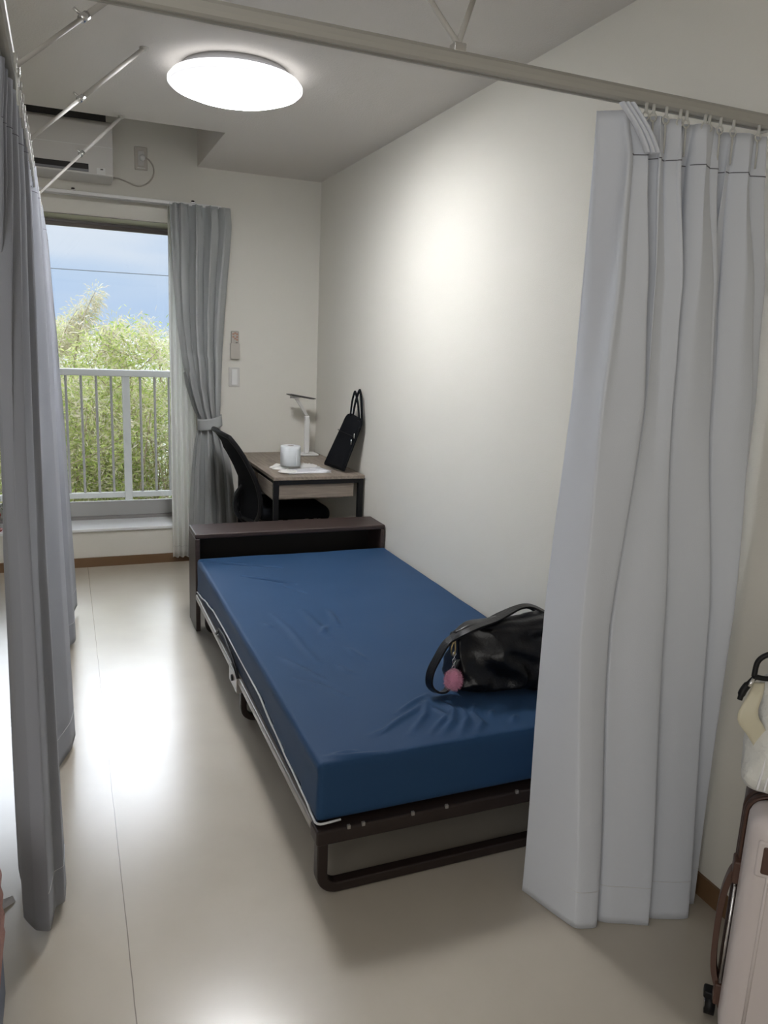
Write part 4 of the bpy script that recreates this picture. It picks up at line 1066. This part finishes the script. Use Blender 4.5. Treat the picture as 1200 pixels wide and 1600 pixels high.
def shrub(x, y, top, wx, wy_, n, seed, label, dry=.3, base=-3.0):
    t = root('coastal_shrub', (x, y, base), label, 'shrub', 'shrubs beyond the balcony')
    rnd = random.Random(seed)
    branches = []
    for k in range(34):
        a = rnd.uniform(0, 2*PI); e = rnd.uniform(.3, 1.0)
        tipx, tipy = x+math.cos(a)*wx*e, y+math.sin(a)*wy_*e
        tz = base+(top-base)*rnd.uniform(.74, 1.0)*(1-.08*e*e)
        p0 = Vector((x+rnd.uniform(-.15, .15), y+rnd.uniform(-.15, .15), base)); p2 = Vector((tipx, tipy, tz)); p1 = p0.lerp(p2, .45)+Vector((rnd.uniform(-.2, .2), rnd.uniform(-.2, .2), .2))
        branches.append([(p0*(1-f)**2+p1*2*f*(1-f)+p2*f*f) for f in [q/8 for q in range(9)]])
    bm = BM()
    for b in branches: tube(bm, b, [.022*(1-q/9)+.003 for q in range(9)], 5, caps=False)
    for k in range(120):
        b = rnd.choice(branches); f = rnd.uniform(.35, .98)*8; i = int(f); p = b[i].lerp(b[min(i+1, 8)], f-i)
        q = p+Vector((rnd.gauss(0, .28), rnd.gauss(0, .28), rnd.uniform(.05, .45)))
        q.z = min(q.z, top); tube(bm, [p, p.lerp(q, .5)+Vector((0, 0, -.02)), q], [.005, .004, .002], 4, caps=False)
        branches.append([p.lerp(q, s_/8) for s_ in range(9)])
    build('branches', bm, M_stem, t, True)
    for nm, m, cnt, w0, l0 in (('foliage', M_leaf, int(n*(1-dry)), .0058, .046), ('dry_foliage', M_leafdry, int(n*dry), .0045, .060)):
        verts, faces = [], []
        for k in range(cnt):
            b = rnd.choice(branches); f = (rnd.random()**.5)*8; i = min(int(f), 7); p = b[i].lerp(b[i+1], f-i)
            sp_ = .10 if nm == 'foliage' else .09
            p = p+Vector((rnd.gauss(0, sp_), rnd.gauss(0, sp_), rnd.gauss(0, sp_*.8)))
            if nm == 'dry_foliage': p.z += .05
            if p.z < base+.9: continue
            d = Vector((rnd.gauss(0, 1), rnd.gauss(0, 1), rnd.gauss(.35, .8))).normalized(); s_ = d.cross(Vector((rnd.gauss(0, 1), rnd.gauss(0, 1), rnd.gauss(0, 1)))).normalized()
            L = l0*rnd.uniform(.6, 1.5); w_ = w0*rnd.uniform(.6, 1.4); i0 = len(verts)
            verts += [p, p+d*L*.45+s_*w_, p+d*L, p+d*L*.45-s_*w_]; faces.append((i0, i0+1, i0+2, i0+3))
        me = bpy.data.meshes.new(nm); me.from_pydata([tuple(v) for v in verts], [], faces); me.update(); link(nm, me, m, t)
spots = [(-2.55, 7.3, 1.40, 'bushy green shrub at the far left beyond the balcony railing', .22), (-1.62, 7.0, 1.36, 'yellow-green shrub with feathery pale tips left of the thick railing post', .30), (-.95, 7.5, 1.30, 'green shrub directly behind the thick railing post', .22),
         (-.35, 7.2, 1.36, 'shrub with drooping dry tips right of the thick railing post', .38), (-1.3, 8.6, 1.36, 'paler shrub standing behind the nearer bushes', .30), (.5, 8.2, 1.42, 'green shrub farthest right beyond the balcony', .25), (-3.5, 8.0, 1.4, 'tall shrub farthest left beyond the balcony', .25), (-2.1, 8.4, 1.34, 'dense shrub behind the left-hand bushes', .2)]
for i, (x, y, tp, lb, dr_) in enumerate(spots): shrub(x, y, tp, .85, .6, 62000, 20+i, lb, dr_)
# tall feathery shoots reaching above the bushes
def shoot(x, y, z0, h, lean, label, seed):
    rnd = random.Random(seed); t = root('feathery_shoot', (x, y, z0), label, 'branch', 'tall shoots above the shrubs')
    pts = [Vector((x+lean*f*f, y, z0+h*f)) for f in [k/10 for k in range(11)]]
    bm = BM(); tube(bm, pts, [.008*(1-k/11)+.002 for k in range(11)], 5, caps=False); build('stem', bm, M_stem, t, True)
    verts, faces = [], []
    for k in range(900):
        f = rnd.uniform(.35, 1)*10; i = min(int(f), 9); p = pts[i].lerp(pts[i+1], f-i)
        d = Vector((rnd.gauss(.5*(1 if lean > 0 else -1), .8), rnd.gauss(0, .6), rnd.gauss(.2, .6))).normalized(); s_ = d.orthogonal().normalized()
        p = p+d*rnd.uniform(0, .10); L = rnd.uniform(.03, .075); w_ = .0042; i0 = len(verts)
        verts += [p, p+d*L*.5+s_*w_, p+d*L+Vector((0, 0, -.02)), p+d*L*.5-s_*w_]; faces.append((i0, i0+1, i0+2, i0+3))
    me = bpy.data.meshes.new('foliage'); me.from_pydata([tuple(v) for v in verts], [], faces); me.update(); link('foliage', me, M_leafdry, t)
for i, (x, z0, h, ln, lb) in enumerate([(-1.60, 1.0, .60, .20, 'tall dry feathery shoot leaning right at the upper left of the shrubs'), (-1.45, 1.0, .76, .20, 'tallest feathery shoot, just right of the divider curtain edge'), (-1.30, 1.0, .50, .24, 'short leaning shoot right of the tallest one'),
     (-1.02, 1.0, .44, -.14, 'drooping shoot near the middle of the window'), (-.72, 1.0, .50, -.12, 'dark leafy shoot left of the window curtain'), (-.60, 1.0, .50, .10, 'leafy shoot at the right edge of the window')]):
    shoot(x, 7.3, z0, h, ln, lb, 50+i)

# overhead line far outside
bm = BM(); tube(bm, [(-30+i*1.5, 20+.02*i, 2.62+.0009*(i-20)**2+.012*i) for i in range(41)], .011, 6)
tag(build('power_line', bm, M_wire), 'thin overhead line crossing the sky outside the window', 'power line')
